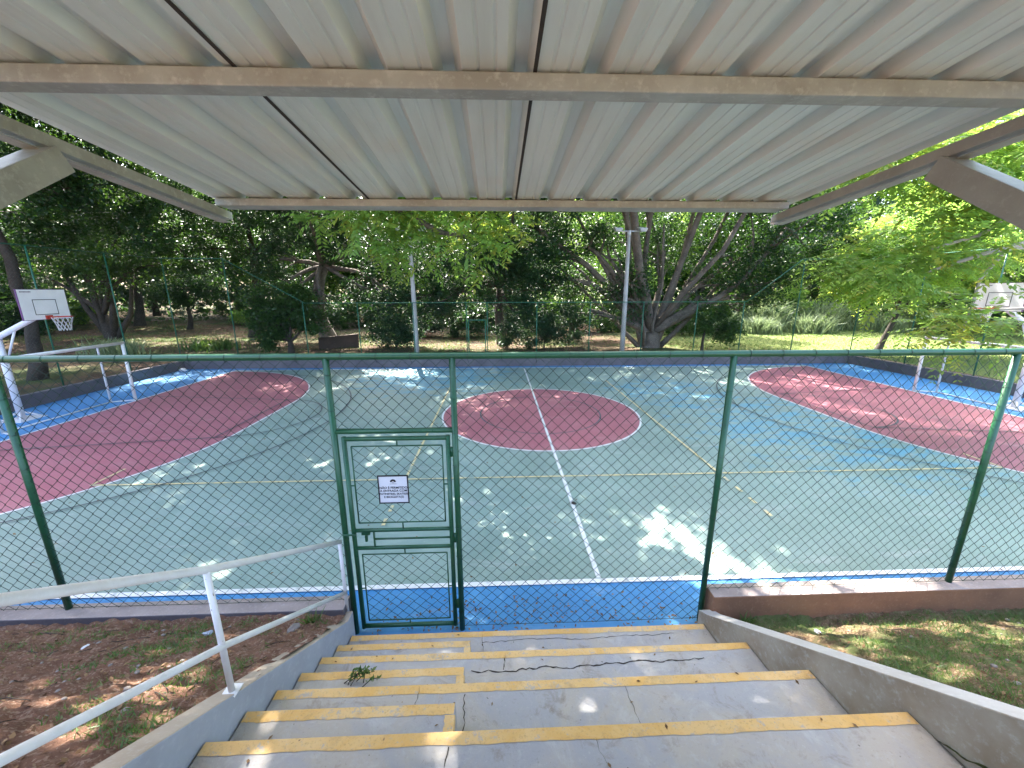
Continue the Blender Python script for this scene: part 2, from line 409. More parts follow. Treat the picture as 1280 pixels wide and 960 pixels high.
def arc(cx, cy, r, a0, a1, n=48):
    return [(cx+r*math.cos(a0+(a1-a0)*i/n), cy+r*math.sin(a0+(a1-a0)*i/n)) for i in range(n+1)]
def strip(path, w, z, name, mat, closed=False):
    b = MB(); n = len(path); L = []; Rr = []
    for i in range(n):
        p0 = path[i-1] if (i > 0 or closed) else path[i]
        p1 = path[(i+1) % n] if (i < n-1 or closed) else path[i]
        dx, dy = p1[0]-p0[0], p1[1]-p0[1]; l = math.hypot(dx, dy) or 1
        nx, ny = -dy/l, dx/l
        L.append((path[i][0]+nx*w/2, path[i][1]+ny*w/2, z)); Rr.append((path[i][0]-nx*w/2, path[i][1]-ny*w/2, z))
    vs = L+Rr
    fs = [(n+i, n+(i+1) % n, (i+1) % n, i) for i in range(n if closed else n-1)]
    b.add(vs, fs)
    return tag(b.build(name, mat), kind='structure')

PR = 5.75
def d_area(xb, sgn):
    a = arc(xb, CY+1.5, PR, math.pi/2, 0) if sgn > 0 else arc(xb, CY+1.5, PR, math.pi/2, math.pi)
    c = arc(xb, CY-1.5, PR, 0, -math.pi/2) if sgn > 0 else arc(xb, CY-1.5, PR, math.pi, 1.5*math.pi)
    return a+c
for xb, sg in ((XL, 1), (XR, -1)):
    p = d_area(xb, sg)
    slab('penalty_area', p if sg < 0 else p[::-1], 0.008, M['court_red'])
    strip(p, 0.06, 0.012, 'court_line', M['line_white'])
slab('centre_circle', arc(CX, CY, 3.08, 0, 2*math.pi, 72)[:-1], 0.008, M['court_red'])
strip(arc(CX, CY, 3.08, 0, 2*math.pi, 96)[:-1], 0.055, 0.012, 'court_line', M['line_white'], True)
strip(arc(CX, CY, 1.9, 0, 2*math.pi, 72)[:-1], 0.045, 0.012, 'court_line', M['line_black'], True)
strip([(CX, YN+0.05), (CX, YF)], 0.065, 0.020, 'court_line', M['line_white'])
for y in (YN, YF): strip([(XL-0.03, y), (XR+0.03, y)], 0.08, 0.016, 'court_line', M['line_white'])
for x in (XL, XR): strip([(x, YN), (x, YF)], 0.07, 0.016, 'court_line', M['line_white'])
# volleyball lines
VX0, VX1, VY0, VY1 = -8.2, 11.05, 7.43, 16.3
for y in (VY0,): strip([(VX0, y), (VX1, y)], 0.05, 0.024, 'court_line', M['line_yellow'])
for x in (VX0, VX1): strip([(x, VY0), (x, VY0+0.75)], 0.05, 0.024, 'court_line', M['line_yellow'])
for x in (-1.93, 4.69):
    strip([(x, VY0), (x, VY1)], 0.055, 0.028, 'court_line', M['line_yellow'])
    for k in range(4):
        strip([(x, VY0-0.18-k*0.42), (x, VY0-0.38-k*0.42)], 0.06, 0.028, 'court_line', M['line_yellow'])
# basketball lines
for xb, sg in ((XL, 1), (XR, -1)):
    bx = xb+sg*1.3
    if sg > 0: a = [(xb, CY+6.6)]+arc(bx, CY, 6.6, math.pi/2, -math.pi/2, 60)+[(xb, CY-6.6)]
    else: a = [(xb, CY+6.6)]+arc(bx, CY, 6.6, math.pi/2, 1.5*math.pi, 60)+[(xb, CY-6.6)]
    strip(a, 0.045, 0.032, 'court_line', M['line_black'])
    fx = xb+sg*5.4
    for s in (-1, 1): strip([(xb, CY+s*2.6), (fx, CY+s*1.85)], 0.045, 0.032, 'court_line', M['line_black'])
    strip([(fx, CY-1.85), (fx, CY+1.85)], 0.045, 0.036, 'court_line', M['line_black'])
    strip(arc(fx, CY, 1.85, -math.pi/2*sg, math.pi/2*sg, 32), 0.045, 0.036, 'court_line', M['line_black'])

# ------------------------------------------------------------------ kerbs (each a low wall)
def kerb(pts, label, mats):
    b = MB()
    b.hexa([(x, y, -0.3) for x, y in pts], [(x, y, 0.445) for x, y in pts])
    o = b.build('kerb', mats, bevel=0.012); tag(o, label, 'kerb'); return o
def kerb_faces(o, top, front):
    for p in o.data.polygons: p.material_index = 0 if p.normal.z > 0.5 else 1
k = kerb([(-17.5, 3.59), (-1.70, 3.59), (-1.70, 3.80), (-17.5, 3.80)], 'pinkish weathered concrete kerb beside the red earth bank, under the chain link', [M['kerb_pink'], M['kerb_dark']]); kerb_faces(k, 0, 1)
k = kerb([(2.41, 3.60), (21.0, 3.60), (21.0, 3.81), (2.41, 3.81)], 'concrete kerb with brown mud stained face above the grassy bank', [M['kerb_pink'], M['kerb_brown']]); kerb_faces(k, 0, 1)
k = kerb([(KXL-0.2, KY), (KXR+0.6, KY), (KXR+0.6, KY+0.18), (KXL-0.2, KY+0.18)], 'long dark kerb along the far side of the court under the low back fence', [M['kerb_dark'], M['kerb_dark']])
k = kerb([(KXL-0.2, 3.82), (KXL, 3.82), (KXL+0.15, KY-0.02), (KXL-0.05, KY-0.02)], 'dark kerb behind the goal and hoop nearest the leaf littered ground', [M['kerb_dark'], M['kerb_dark']])
k = kerb([(KXR+0.45, 3.83), (KXR+0.65, 3.83), (KXR+0.02, KY-0.02), (KXR-0.18, KY-0.02)], 'dark kerb behind the goal beside the sunlit lawn', [M['kerb_dark'], M['kerb_dark']])

# ------------------------------------------------------------------ terrain
def bank_h(X, Y, z0, s, y0):
    z = z0 + s*np.maximum(0, y0-Y)
    z = np.minimum(z, 2.12)
    return z + 0.05*(vnoise(X, Y, 2.5, 1)-0.5) + 0.035*(vnoise(X, Y, 7, 2)-0.5) + 0.03*(vnoise(X, Y, 13, 3)-0.5) + 0.045*(vnoise(X, Y, 21, 8)-0.5)
hL = lambda X, Y: bank_h(X, Y, 0.395, 0.60, 3.5)
hR = lambda X, Y: bank_h(X, Y, 0.16, 0.62, 3.45)
xsL = np.concatenate([np.linspace(-17.6, -7, 40), np.arange(-6.95, -1.69, 0.025), [-1.69]])
xsR = np.concatenate([[2.43], np.arange(2.48, 7, 0.03), np.linspace(7.05, 21, 40)])
ysB = np.concatenate([np.linspace(-4, -0.1, 12), np.arange(0, 3.6, 0.025), [3.62]])
tag(grid_mesh('dirt_bank', xsL, ysB, hL, M['soil']), kind='structure')
tag(grid_mesh('grass_bank', xsR, ysB, hR, M['soil_grass']), kind='structure')
def gh(X, Y):
    far = np.maximum(0, Y-32)
    return 0.40 + 0.10*(vnoise(X, Y, 0.35, 4)-0.5) + 0.05*(vnoise(X, Y, 1.3, 5)-0.5) + 0.02*far*(far < 60) + 1.2*(far >= 60) + np.clip((-X-24)*0.02, 0, 0.8)
def cs(a, b, st, out): return np.concatenate([-np.geomspace(1, out, 12)[::-1]+a+1, np.arange(a+st, b, st), np.geomspace(1, out, 12)+b-1])
gx = np.unique(np.concatenate([cs(-45, 45, 0.75, 500), [KXL-0.12, KXR+0.12]]))
gy = np.unique(np.concatenate([np.arange(3.8, 60, 0.7), np.geomspace(60, 900, 14), [KY+0.1]]))
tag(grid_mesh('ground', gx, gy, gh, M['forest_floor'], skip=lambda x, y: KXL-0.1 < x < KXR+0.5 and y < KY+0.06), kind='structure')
# ground behind and beside the banks
tag(grid_mesh('ground_behind', np.concatenate([np.linspace(-300, -18, 8), [-17.6, -10, -1.7]]), np.array([-300., -80, -20, -3.9, 0, 3.8]), lambda X, Y: np.where((X < -17) & (Y > 3), 0.4, 2.05-0.45*((X > -17.7) & (Y > -1))*0.0 + np.where((X > -17.7) & (Y > -3.8), -2.6, 0)), M['soil']), kind='structure')
tag(grid_mesh('ground_beside', np.concatenate([[2.43, 10, 20.9], np.linspace(22, 300, 8)]), np.array([-300., -80, -20, -3.9, 0, 3.8]), lambda X, Y: np.where((X > 21) & (Y > 3), 0.4, 2.05 + np.where((X < 20.95) & (Y > -3.8), -2.6, 0)), M['soil_grass']), kind='structure')

# ------------------------------------------------------------------ staircase
RUN, RISE = 0.60, 0.40
noseY = [3.54, 2.93, 2.315, 1.71, 1.10, 0.50]
stair = empty('staircase', (0.36, 3.5, 0), 'wide concrete staircase with yellow painted nosings leading down to the gate', 'staircase')
def xl(y): return SXL - 0.02*(3.54-y)
def xr(y): return SXR - 0.06 + 0.075*(3.54-y)
def step_part(x0, x1f, yb, yf, z0, z1, stripes):
    b = MB()
    def X0(y): return xl(y)+0.0 if x0 is None else x0
    def X1(y): return xr(y) if x1f is None else x1f
    b.hexa([(X0(yb), yb, z0), (X1(yb), yb, z0), (X1(yf), yf, z0), (X0(yf), yf, z0)],
           [(X0(yb), yb, z1), (X1(yb), yb, z1), (X1(yf), yf, z1), (X0(yf), yf, z1)])
    st = b.build('step', M['step'], stair, bevel=0.008)
    # painted stripe with a slightly ragged edge, following the nosing
    n = 110
    bb = MB(); vs = []
    a0, a1 = X0(yf)+0.004, X1(yf)-0.006
    for i in range(n+1):
        x = a0+(a1-a0)*i/n
        w = 0.072 + 0.0025*math.sin(i*0.35+z1*9) + random.uniform(-0.0028, 0.0028)
        vs += [(x, yf-w, z1+0.003), (x, yf-0.004, z1+0.003), (x, yf+0.003, z1-0.006), (x, yf+0.003, z1-0.055)]
    fs = []
    for i in range(n):
        for q in range(3): fs.append((4*i+q, 4*i+4+q, 4*i+5+q, 4*i+1+q))
    bb.add(vs, fs)
    if stripes:
        vs = []; m = 14
        for i in range(m+1):
            y = yb+0.006+(yf-0.075-yb-0.006)*i/m
            w = 0.062+random.uniform(-0.004, 0.004)
            vs += [(x1f-w, y, z1+0.003), (x1f-0.003, y, z1+0.003), (x1f+0.003, y, z1-0.006), (x1f+0.003, y, z1-0.06)]
        bb.add(vs, [(4*i+q, 4*i+1+q, 4*i+5+q, 4*i+4+q) for i in range(m) for q in range(3)])
    s = bb.build('nosing_stripe', M['yellow'])
    s.parent = st
    return st
for i, y in enumerate(noseY):
    z1 = 0.15 + RISE*i
    yb = (noseY[i+1] if i+1 < len(noseY) else -3.0) - 0.0
    step_part(None, None, yb, y, -0.3 if i == 0 else z1-0.6, z1, False)
    if i+1 < len(noseY):
        ym = {0: 3.24, 1: 2.615, 2: 2.02}.get(i, (y+yb)/2)
        step_part(None, -0.30, yb+0.004, ym, z1+0.002, z1+RISE/2, True)
def ribbon(name, pts, w, parent, z):
    b = MB(); vs = []
    for i, (x, y) in enumerate(pts):
        ww = w*random.uniform(0.3, 1.3)
        p0 = pts[max(0, i-1)]; p1 = pts[min(len(pts)-1, i+1)]
        dx, dy = p1[0]-p0[0], p1[1]-p0[1]; l = math.hypot(dx, dy) or 1
        vs += [(x-dy/l*ww, y+dx/l*ww, z), (x+dy/l*ww, y-dx/l*ww, z)]
    b.add(vs, [(2*i+1, 2*i+3, 2*i+2, 2*i) for i in range(len(pts)-1)])
    return b.build(name, M['crack'], parent)
def wander(x0, y0, x1, y1, n, amp):
    out = []; o = 0
    for i in range(n+1):
        t = i/n; o = o*0.7 + random.uniform(-amp, amp)
        dx, dy = x1-x0, y1-y0; l = math.hypot(dx, dy)
        out.append((x0+dx*t-dy/l*o, y0+dy*t+dx/l*o))
    return out
for z, a, w in ((0.553, (-0.26, 2.735, 1.85, 2.775, 70, 0.014), 0.006), (0.553, (0.02, 2.745, 0.05, 2.90, 10, 0.006), 0.004),
                (0.153, (-0.2, 3.40, 1.9, 3.42, 50, 0.012), 0.003), (0.153, (-0.15, 3.0, -0.2, 3.53, 14, 0.008), 0.002),
                (0.953, (-0.28, 1.72, -0.27, 2.23, 16, 0.012), 0.003), (0.953, (-0.62, 2.1, -0.6, 2.30, 10, 0.008), 0.002),
                (1.353, (-0.27, 1.12, -0.29, 1.63, 16, 0.012), 0.0028), (0.953, (0.95, 1.75, 0.92, 2.3, 16, 0.01), 0.0014),
                (1.353, (0.75, 1.15, 0.5, 1.63, 18, 0.02), 0.0014)):
    ribbon('crack', wander(*a), w, stair, z)

# side walls
def side_wall(x0, x1, zs, mats, label, flare=0.0, outer=None):
    b = MB()
    ys = [3.66, 3.52, 2.0, 1.0, 0.0, -0.6, -3.0]
    prof = []
    for y in ys:
        prof.append((y, zs(y)))
    vs = []; n = len(prof)
    for (y, z) in prof:
        f = flare*(3.54-y)
        vs += [(x0+f, y, -0.3), (x1+f, y, -0.3), (x1+f, y, z), (x0+f, y, z)]
    fs = []
    for i in range(n-1):
        a = 4*i
        for q in range(4): fs.append((a+q, a+(q+1) % 4, a+4+(q+1) % 4, a+4+q))
    fs += [(3, 2, 1, 0), (4*(n-1), 4*(n-1)+1, 4*(n-1)+2, 4*(n-1)+3)]
    b.add(vs, fs)
    o = b.build('stair_wall', mats)
    o.data.update()
    for p in o.data.polygons: p.material_index = 1 if p.normal.z > 0.4 or p.normal.z < -0.4 and False else 0
    m = o.modifiers.new('bevel', 'BEVEL'); m.width = 0.008; m.segments = 2
    tag(o, label, 'wall'); return o
import bmesh
def fix_normals(o):
    bm = bmesh.new(); bm.from_mesh(o.data); bmesh.ops.recalc_face_normals(bm, faces=bm.faces); bm.to_mesh(o.data); bm.free()
sw = side_wall(SXL-0.15, SXL-0.012, lambda y: min(2.25, 0.36 + max(0, 3.52-y)*0.643), [M['wall_left'], M['cap_left']], 'sloping plastered wall in painted bluish shade, with tan top that carries the white handrail', -0.02)
fix_normals(sw)
for p in sw.data.polygons: p.material_index = 1 if p.normal.z > 0.4 else 0
sw = side_wall(SXR-0.055, SXR+0.105, lambda y: min(2.25, 0.225 + max(0, 3.62-y)*0.697), [M['wall_right'], M['cap_right']], 'sloping stained plastered wall, brown from painted bounce light, beside the grassy bank, without a handrail', 0.075)
fix_normals(sw)
for p in sw.data.polygons: p.material_index = 1 if p.normal.z > 0.4 else 0

# ------------------------------------------------------------------ handrail
hr = empty('handrail', (-1.70, 3.69, 0.2), 'white tubular handrail with two rails on the shade tinted stair wall', 'handrail')
b = MB(); b.tube([(-1.70, 3.70, 1.205), (-1.70, 2.0, 2.235), (-1.70, 1.0, 2.90), (-1.70, 0.1, 3.44), (-1.70, -2.5, 3.44)], 0.0225, 14); b.build('top_rail', M['white_paint'], hr)
b = MB(); b.tube([(-1.70, 3.68, 0.58), (-1.70, 2.0, 1.69), (-1.70, 1.04, 2.26), (-1.70, 0.1, 2.83), (-1.70, -2.5, 2.83)], 0.0205, 14); b.build('lower_rail', M['white_paint'], hr)
for y, z0, z1 in ((3.685, 0.20, 1.215), (2.0, 1.335, 2.225), (0.3, 2.25, 3.23)):
    b = MB(); b.tube([(-1.70, y, z0), (-1.70, y, z1)], 0.0185, 14); p_ = b.build('post', M['white_worn'], hr)
    b = MB(); b.box(-1.745, -1.655, y-0.045, y+0.045, z0+0.012, z0+0.018); q = b.build('foot_plate', M['white_paint']); q.parent = p_

# ------------------------------------------------------------------ chain link
def chain(name, x0, x1, z0, z1, y, mat, parent, D=0.127, r=0.003, axis='x', sides=3, top=None, bulge=0.006, extra=None):
    """interlocked zig-zag wires in a vertical plane; axis 'x': plane at y=const, 'y': plane at x=const. top(x): upper limit"""
    h = D/2
    nc = max(1, int(round((x1-x0)/h))); hx = (x1-x0)/nc
    ns = max(2, int(round((z1-z0)/h))); hz = (z1-z0)/ns
    VV = []; FF = []; off = 0
    for c in range(nc):
        xa = x0+c*hx; zt = z1 if top is None else top(xa+hx/2)
        m = max(1, min(ns, int((zt-z0)/hz)))
        i = np.arange(m+1)
        X = np.where((i+c) % 2 == 0, xa-0.001, xa+hx+0.001) + RNG.normal(0, 0.0016, m+1)
        Z = z0+i*hz + RNG.normal(0, 0.0016, m+1)
        Yv = y + np.where((i+c) % 2 == 0, -1, 1)*0.003 + bulge*np.sin(X*1.7+c*0.01)*np.sin(Z*2.1)
        P = np.stack([X, Yv, Z], 1)
        d = np.gradient(P, axis=0); d /= np.linalg.norm(d, axis=1)[:, None]
        u = np.tile(np.array([1.0, 0, 0]), (m+1, 1)); w = np.tile(np.array([0, 1.0, 0]), (m+1, 1))
        ring = []
        for s in range(sides):
            t = 2*math.pi*s/sides
            ring.append(P + r*1.25*math.cos(t)*u + r*math.sin(t)*w)
        V = np.stack(ring, 1).reshape(-1, 3)
        if axis == 'y': V = V[:, [1, 0, 2]]
        VV.append(V)
        a = (off + np.arange(m)*sides)[:, None] + np.arange(sides)[None, :]
        bq = (off + np.arange(m)*sides)[:, None] + ((np.arange(sides)+1) % sides)[None, :]
        FF.append(np.stack([a, bq, bq+sides, a+sides], -1).reshape(-1, 4)); off += (m+1)*sides
    V = np.concatenate(VV); F = np.concatenate(FF)
    if extra is not None:
        EF = np.array([f for f in extra.f if len(f) == 4]); F = np.concatenate([F, EF+len(V)]); V = np.concatenate([V, np.array(extra.v)])
    me = bpy.data.meshes.new(name); n = len(F)
    me.vertices.add(len(V)); me.vertices.foreach_set('co', V.astype(np.float32).ravel())
    me.loops.add(n*4); me.loops.foreach_set('vertex_index', F.astype(np.int32).ravel())
    me.polygons.add(n); me.polygons.foreach_set('loop_start', np.arange(0, n*4, 4, dtype=np.int32)); me.polygons.foreach_set('loop_total', np.full(n, 4, np.int32))
    me.polygons.foreach_set('use_smooth', np.ones(n, bool))
    me.materials.append(mat); me.update(); me.validate()
    o = bpy.data.objects.new(name, me); COL.objects.link(o)
    if parent is not None: put(o, parent)
    return o

# front fence
ff = empty('chain_link_fence', (0.36, FY, 0.0), 'tall green tube chain link fence with the gate in it, nearest the stairs', 'fence')
b = MB(); b.tube([(-16.4, FY, 3.20), (-1.64, FY, 3.195), (5.3, FY, 3.19), (19.6, FY, 3.19)], 0.034, 14); b.build('top_rail', M['green_paint'], ff)
posts = [(-16.2, 0.43), (-13.4, 0.43), (-10.6, 0.43), (-7.66, 0.43), (-4.70, 0.43), (-1.645, 0.0), (-0.44, 0.0), (2.352, 0.0), (5.31, 0.43), (8.25, 0.43), (11.2, 0.43), (14.1, 0.43), (17.0, 0.43), (19.4, 0.43)]
for x, z0 in posts:
    if abs(x) > 12: continue
    b = MB(); b.tube([(x, FY, z0), (x, FY, 3.18)], 0.031, 14); p_ = b.build('post', M['green_paint'], ff)
b = MB(); b.tube([(-1.645, FY, 2.435), (-0.44, FY, 2.435)], 0.026, 12); b.build('transom', M['green_paint'], ff)
xs_ = [p[0] for p in posts]
for a, c in zip(xs_[:-1], xs_[1:]):
    z0 = 0.455 if not (-1.7 < (a+c)/2 < 2.4) else 0.05
    if abs(a+1.645) < 0.01: z0 = 2.46
    if (a+c)/2 < -11 or (a+c)/2 > 12.5: continue
    b = MB()
    for x in np.arange(a+0.15, c-0.1, 0.33):
        b.tube([(x+0.002*math.sin(t), FY+0.037*math.cos(t), 3.193+0.037*math.sin(t)) for t in np.linspace(0, 2*math.pi, 12)], 0.0025, 4)
        b.tube([(x, FY-0.03, 3.17), (x+0.01, FY-0.014, 3.13)], 0.002, 4)
    for z in np.arange(z0+0.2, 3.1, 0.36): b.tube([(a+0.033*math.cos(t), FY+0.033*math.sin(t), z+0.004*math.sin(t*2)) for t in np.linspace(0, 2*math.pi, 12)], 0.0025, 4)
    b.tube([(a+0.03, FY-0.012, z0+0.01), ((a+c)/2, FY-0.012, z0+0.004), (c-0.03, FY-0.012, z0+0.01)], 0.0026, 5)
    chain('wire_mesh', a+0.03, c-0.03, z0, 3.165, FY-0.012, M['wire'], ff, extra=b)

# gate
gt = empty('gate', (-0.47, FY, 0.07), 'green tube gate with two chain link panels and a white notice plate on it', 'gate')
GX0, GX1, GZ0, GZ1 = -1.555, -0.515, 0.085, 2.355
b = MB(); r = 0.024
b.tube([(GX0, FY, GZ0-r), (GX0, FY, GZ1+r)], r, 12); b.tube([(GX1, FY, GZ0-r), (GX1, FY, GZ1+r)], r, 12)
b.tube([(GX0, FY, GZ0), (GX1, FY, GZ0)], r*0.98, 12); b.tube([(GX0, FY, GZ1), (GX1, FY, GZ1)], r*0.98, 12)
b.build('gate_frame', M['green_paint'], gt)
for z in (1.315, 1.10):
    b = MB(); b.tube([(GX0, FY, z), (GX1, FY, z)], 0.021, 12); b.build('cross_bar', M['green_paint'], gt)
b = MB(); b.tube([(-1.34, FY, 1.208), (GX1, FY, 1.208)], 0.011, 8); b.build('lock_bar', M['green_paint'], gt)
b = MB(); b.beam((-1.345, FY, 1.12), (-1.345, FY, 1.30), 0.012, 0.03); b.build('lock_upright', M['green_paint'], gt)
b = MB(); b.box(-1.475, -1.385, FY-0.012, FY+0.012, 1.262, 1.292); b.box(-1.44, -1.415, FY-0.016, FY+0.016, 1.185, 1.262); b.build('latch', M['green_paint'], gt, bevel=0.003)
b = MB(); b.tube([(-1.66, FY-0.035, 1.285), (-1.53, FY-0.035, 1.285)], 0.010, 8); b.tube([(-1.60, FY-0.035, 1.285), (-1.60, FY-0.045, 1.24)], 0.007, 6); b.build('bolt', M['green_paint'], gt)
for z in (0.35, 1.2, 2.2):
    b = MB(); b.tube([(-0.478, FY, z-0.05), (-0.478, FY, z+0.05)], 0.017, 10); b.build('hinge', M['green_paint'], gt)
for z0, z1 in ((1.405, 2.275), (0.16, 1.02)):
    x0, x1 = -1.49, -0.575
    b = MB(); rr = 0.0075
    b.tube([(x0, FY, z0), (x0, FY, z1)], rr, 8); b.tube([(x1, FY, z0), (x1, FY, z1)], rr, 8)
    b.tube([(x0, FY, z0), (x1, FY, z0)], rr, 8); b.tube([(x0, FY, z1), (x1, FY, z1)], rr, 8)
    for (p, q) in (((-1.03, FY, z1), (-1.03, FY, z1+0.075)), ((-1.03, FY, z0), (-1.03, FY, z0-0.075)), ((x0, FY, (z0+z1)/2), (x0-0.06, FY, (z0+z1)/2)), ((x1, FY, (z0+z1)/2), (x1+0.055, FY, (z0+z1)/2))):
        b.tube([p, q], rr, 8)
    b.build('panel_frame', M['green_paint'], gt)
    chain('wire_mesh', x0, x1, z0, z1, FY-0.006, M['wire'], gt, bulge=0.002)

# notice
def text_mesh(body, size, mat, name='lettering', align='CENTER', ext=0.0006):
    cu = bpy.data.curves.new(name, 'FONT'); cu.body = body; cu.size = size; cu.align_x = align; cu.align_y = 'CENTER'
    cu.extrude = ext; cu.offset = size*0.018; cu.space_line = 1.0
    o = bpy.data.objects.new(name, cu); COL.objects.link(o)
    dg = bpy.context.evaluated_depsgraph_get(); dg.update()
    me = bpy.data.meshes.new_from_object(o.evaluated_get(dg))
    bpy.data.objects.remove(o)
    me.materials.clear(); me.materials.append(mat)
    t = bpy.data.objects.new(name, me); COL.objects.link(t)
    t.rotation_euler = (R(90), 0, 0)
    return t
sg = empty('notice_sign', (-1.09, FY-0.03, 1.80), 'white notice plate with black border and small print on the gate', 'sign')
b = MB(); b.box(-1.24, -0.94, FY-0.034, FY-0.030, 1.655, 1.96); b.build('plate', M['sign'], sg)
b = MB()
for x0, x1, z0, z1 in ((-1.246, -0.934, 1.954, 1.966), (-1.246, -0.934, 1.649, 1.661), (-1.246, -1.234, 1.661, 1.954), (-0.946, -0.934, 1.661, 1.954)):
    b.box(x0, x1, FY-0.0385, FY-0.028, z0, z1)
b.build('border', M['black'], sg)
for line, z, s in (('NÃO É PERMITIDO', 1.826, 0.034), ('A ENTRADA COM', 1.792, 0.034), ('PATINETE(S), SKATE(S)', 1.757, 0.029), ('E BICICLETA(S)', 1.722, 0.031)):
    t = text_mesh(line, s, M['black']); t.location = (-1.09, FY-0.0355, z); put(t, sg)
b = MB()
for k in range(5):     # small dark fan shaped tree emblem above the print
    a = math.pi*(0.12+0.19*k)
    cx_, cz_ = -1.09+0.021*math.cos(a), 1.893+0.019*math.sin(a)
    b.add([(cx_+0.0115*math.cos(t), FY-0.0352, cz_+0.0115*math.sin(t)) for t in np.linspace(0, 2*math.pi, 10)[:-1]], [tuple(range(9))])
b.box(-1.094, -1.086, FY-0.0354, FY-0.0346, 1.88, 1.895); b.box(-1.125, -1.055, FY-0.0354, FY-0.0346, 1.869, 1.872)
b.build('emblem', M['black'], sg)

# far fences -------------------------------------------------------
def back_top(x):
    if x < -9.5: return min(5.35, 3.25+(-9.5-x)*0.58)
    if x > 12.85: return min(5.35, 3.25+(x-12.85)*0.80)
    return 3.25
BY = 19.95
bf = empty('back_fence', (1.5, BY, 0.44), 'low green chain link fence along the far side of the court with raised corners', 'fence')
bpx = [-15.95, -13.1, -9.6, -6.95, -4.22, -1.55, -0.50, 2.02, 4.75, 7.5, 10.3, 12.75, 15.6, 18.9]
for x in bpx:
    b = MB(); b.tube([(x, BY, 0.44), (x, BY, back_top(x))], 0.024, 8); b.build('post', M['green_far'], bf)
b = MB(); b.tube([(-16.0, BY, 5.35), (-13.12, BY, 5.35)], 0.02, 8); b.tube([(-13.12, BY, 5.35), (-9.5, BY, 3.25)], 0.02, 8); b.tube([(-9.5, BY, 3.25), (12.85, BY, 3.25)], 0.02, 8)
b.tube([(12.85, BY, 3.25), (15.48, BY, 5.35)], 0.02, 8); b.tube([(15.48, BY, 5.35), (18.9, BY, 5.35)], 0.02, 8); b.build('top_rail', M['green_far'], bf)
chain('wire_mesh', -15.95, 18.9, 0.46, 5.35, BY, M['wire'], bf, D=0.13, r=0.002, top=back_top, bulge=0.01)
bg = empty('back_gate', (-1.03, BY, 0.3), 'narrow pale green gate frame in the low fence across the court', 'gate')
b = MB()
for x in (-1.46, -0.60): b.tube([(x, BY-0.04, 0.3), (x, BY-0.04, 2.38)], 0.03, 8)
for z in (2.38, 0.34): b.tube([(-1.46, BY-0.04, z), (-0.60, BY-0.04, z)], 0.03, 8)
b.build('gate_frame', M['green_far'], bg)
b = MB(); b.tube([(-1.46, BY-0.04, 1.22), (-0.60, BY-0.04, 1.22)], 0.022, 8); b.build('cross_bar', M['green_far'], bg)
for x, lab, y0, y1 in ((-16.05, 'tall green chain link fence behind the goal beside the leaf littered wood', 4.2, 19.9), (19.15, 'tall green chain link fence behind the goal beside the bright lawn', 4.2, 19.9)):
    sf = empty('side_fence', (x, 12, 0.44), lab, 'fence')
    for y in (5.8, 8.7, 11.6, 14.57, 17.3):
        b = MB(); b.tube([(x, y, 0.44), (x, y, 5.35)], 0.026, 8); b.build('post', M['green_far'], sf)
    b = MB(); b.tube([(x, y0, 5.35), (x, y1, 5.35)], 0.02, 8); b.build('top_rail', M['green_far'], sf)
    chain('wire_mesh', y0, y1, 0.46, 5.35, x, M['wire'], sf, D=0.13, r=0.002, axis='y', bulge=0.01)

# ------------------------------------------------------------------ goals and hoops
def goal(xf, sg, label):
    """xf goal-line x, sg direction away from the field"""
    g = empty('football_goal', (xf, CY+0.28, 0), label, 'goal', 'futsal goals on the court')
    y0, y1 = 10.36, 13.94; H = 2.08; r = 0.05
    for y in (y0, y1):
        b = MB(); b.tube([(xf, y, 0), (xf, y, H)], r, 12); b.build('post', M['white_paint'], g)
    b = MB(); b.tube([(xf, y0-r, H), (xf, y1+r, H)], r, 12); b.build('crossbar', M['white_paint'], g)
    xb = xf+sg*0.62
    for y in (y0+0.25, y1-0.25):
        b = MB(); b.tube([(xb, y, 0), (xb, y, H-0.1), (xf, y+(0.25 if y > 12 else -0.25)*0.9, H-0.01)], 0.036, 10); b.build('stay', M['white_paint'], g)
        b = MB(); b.tube([(xb, y, 0.03), (xf, y+(0.25 if y > 12 else -0.25)*0.95, 0.03)], 0.022, 8); b.build('ground_bar', M['white_paint'], g)
    b = MB(); b.tube([(xb, y0+0.25, 0.03), (xb, y1-0.25, 0.03)], 0.022, 8); b.build('ground_bar', M['white_paint'], g)
    return g
goal(-13.02, -1, 'white futsal goal frame beside the shaded wood, without a net')
goal(16.08, 1, 'white futsal goal frame in front of the sunlit lawn, without a net')

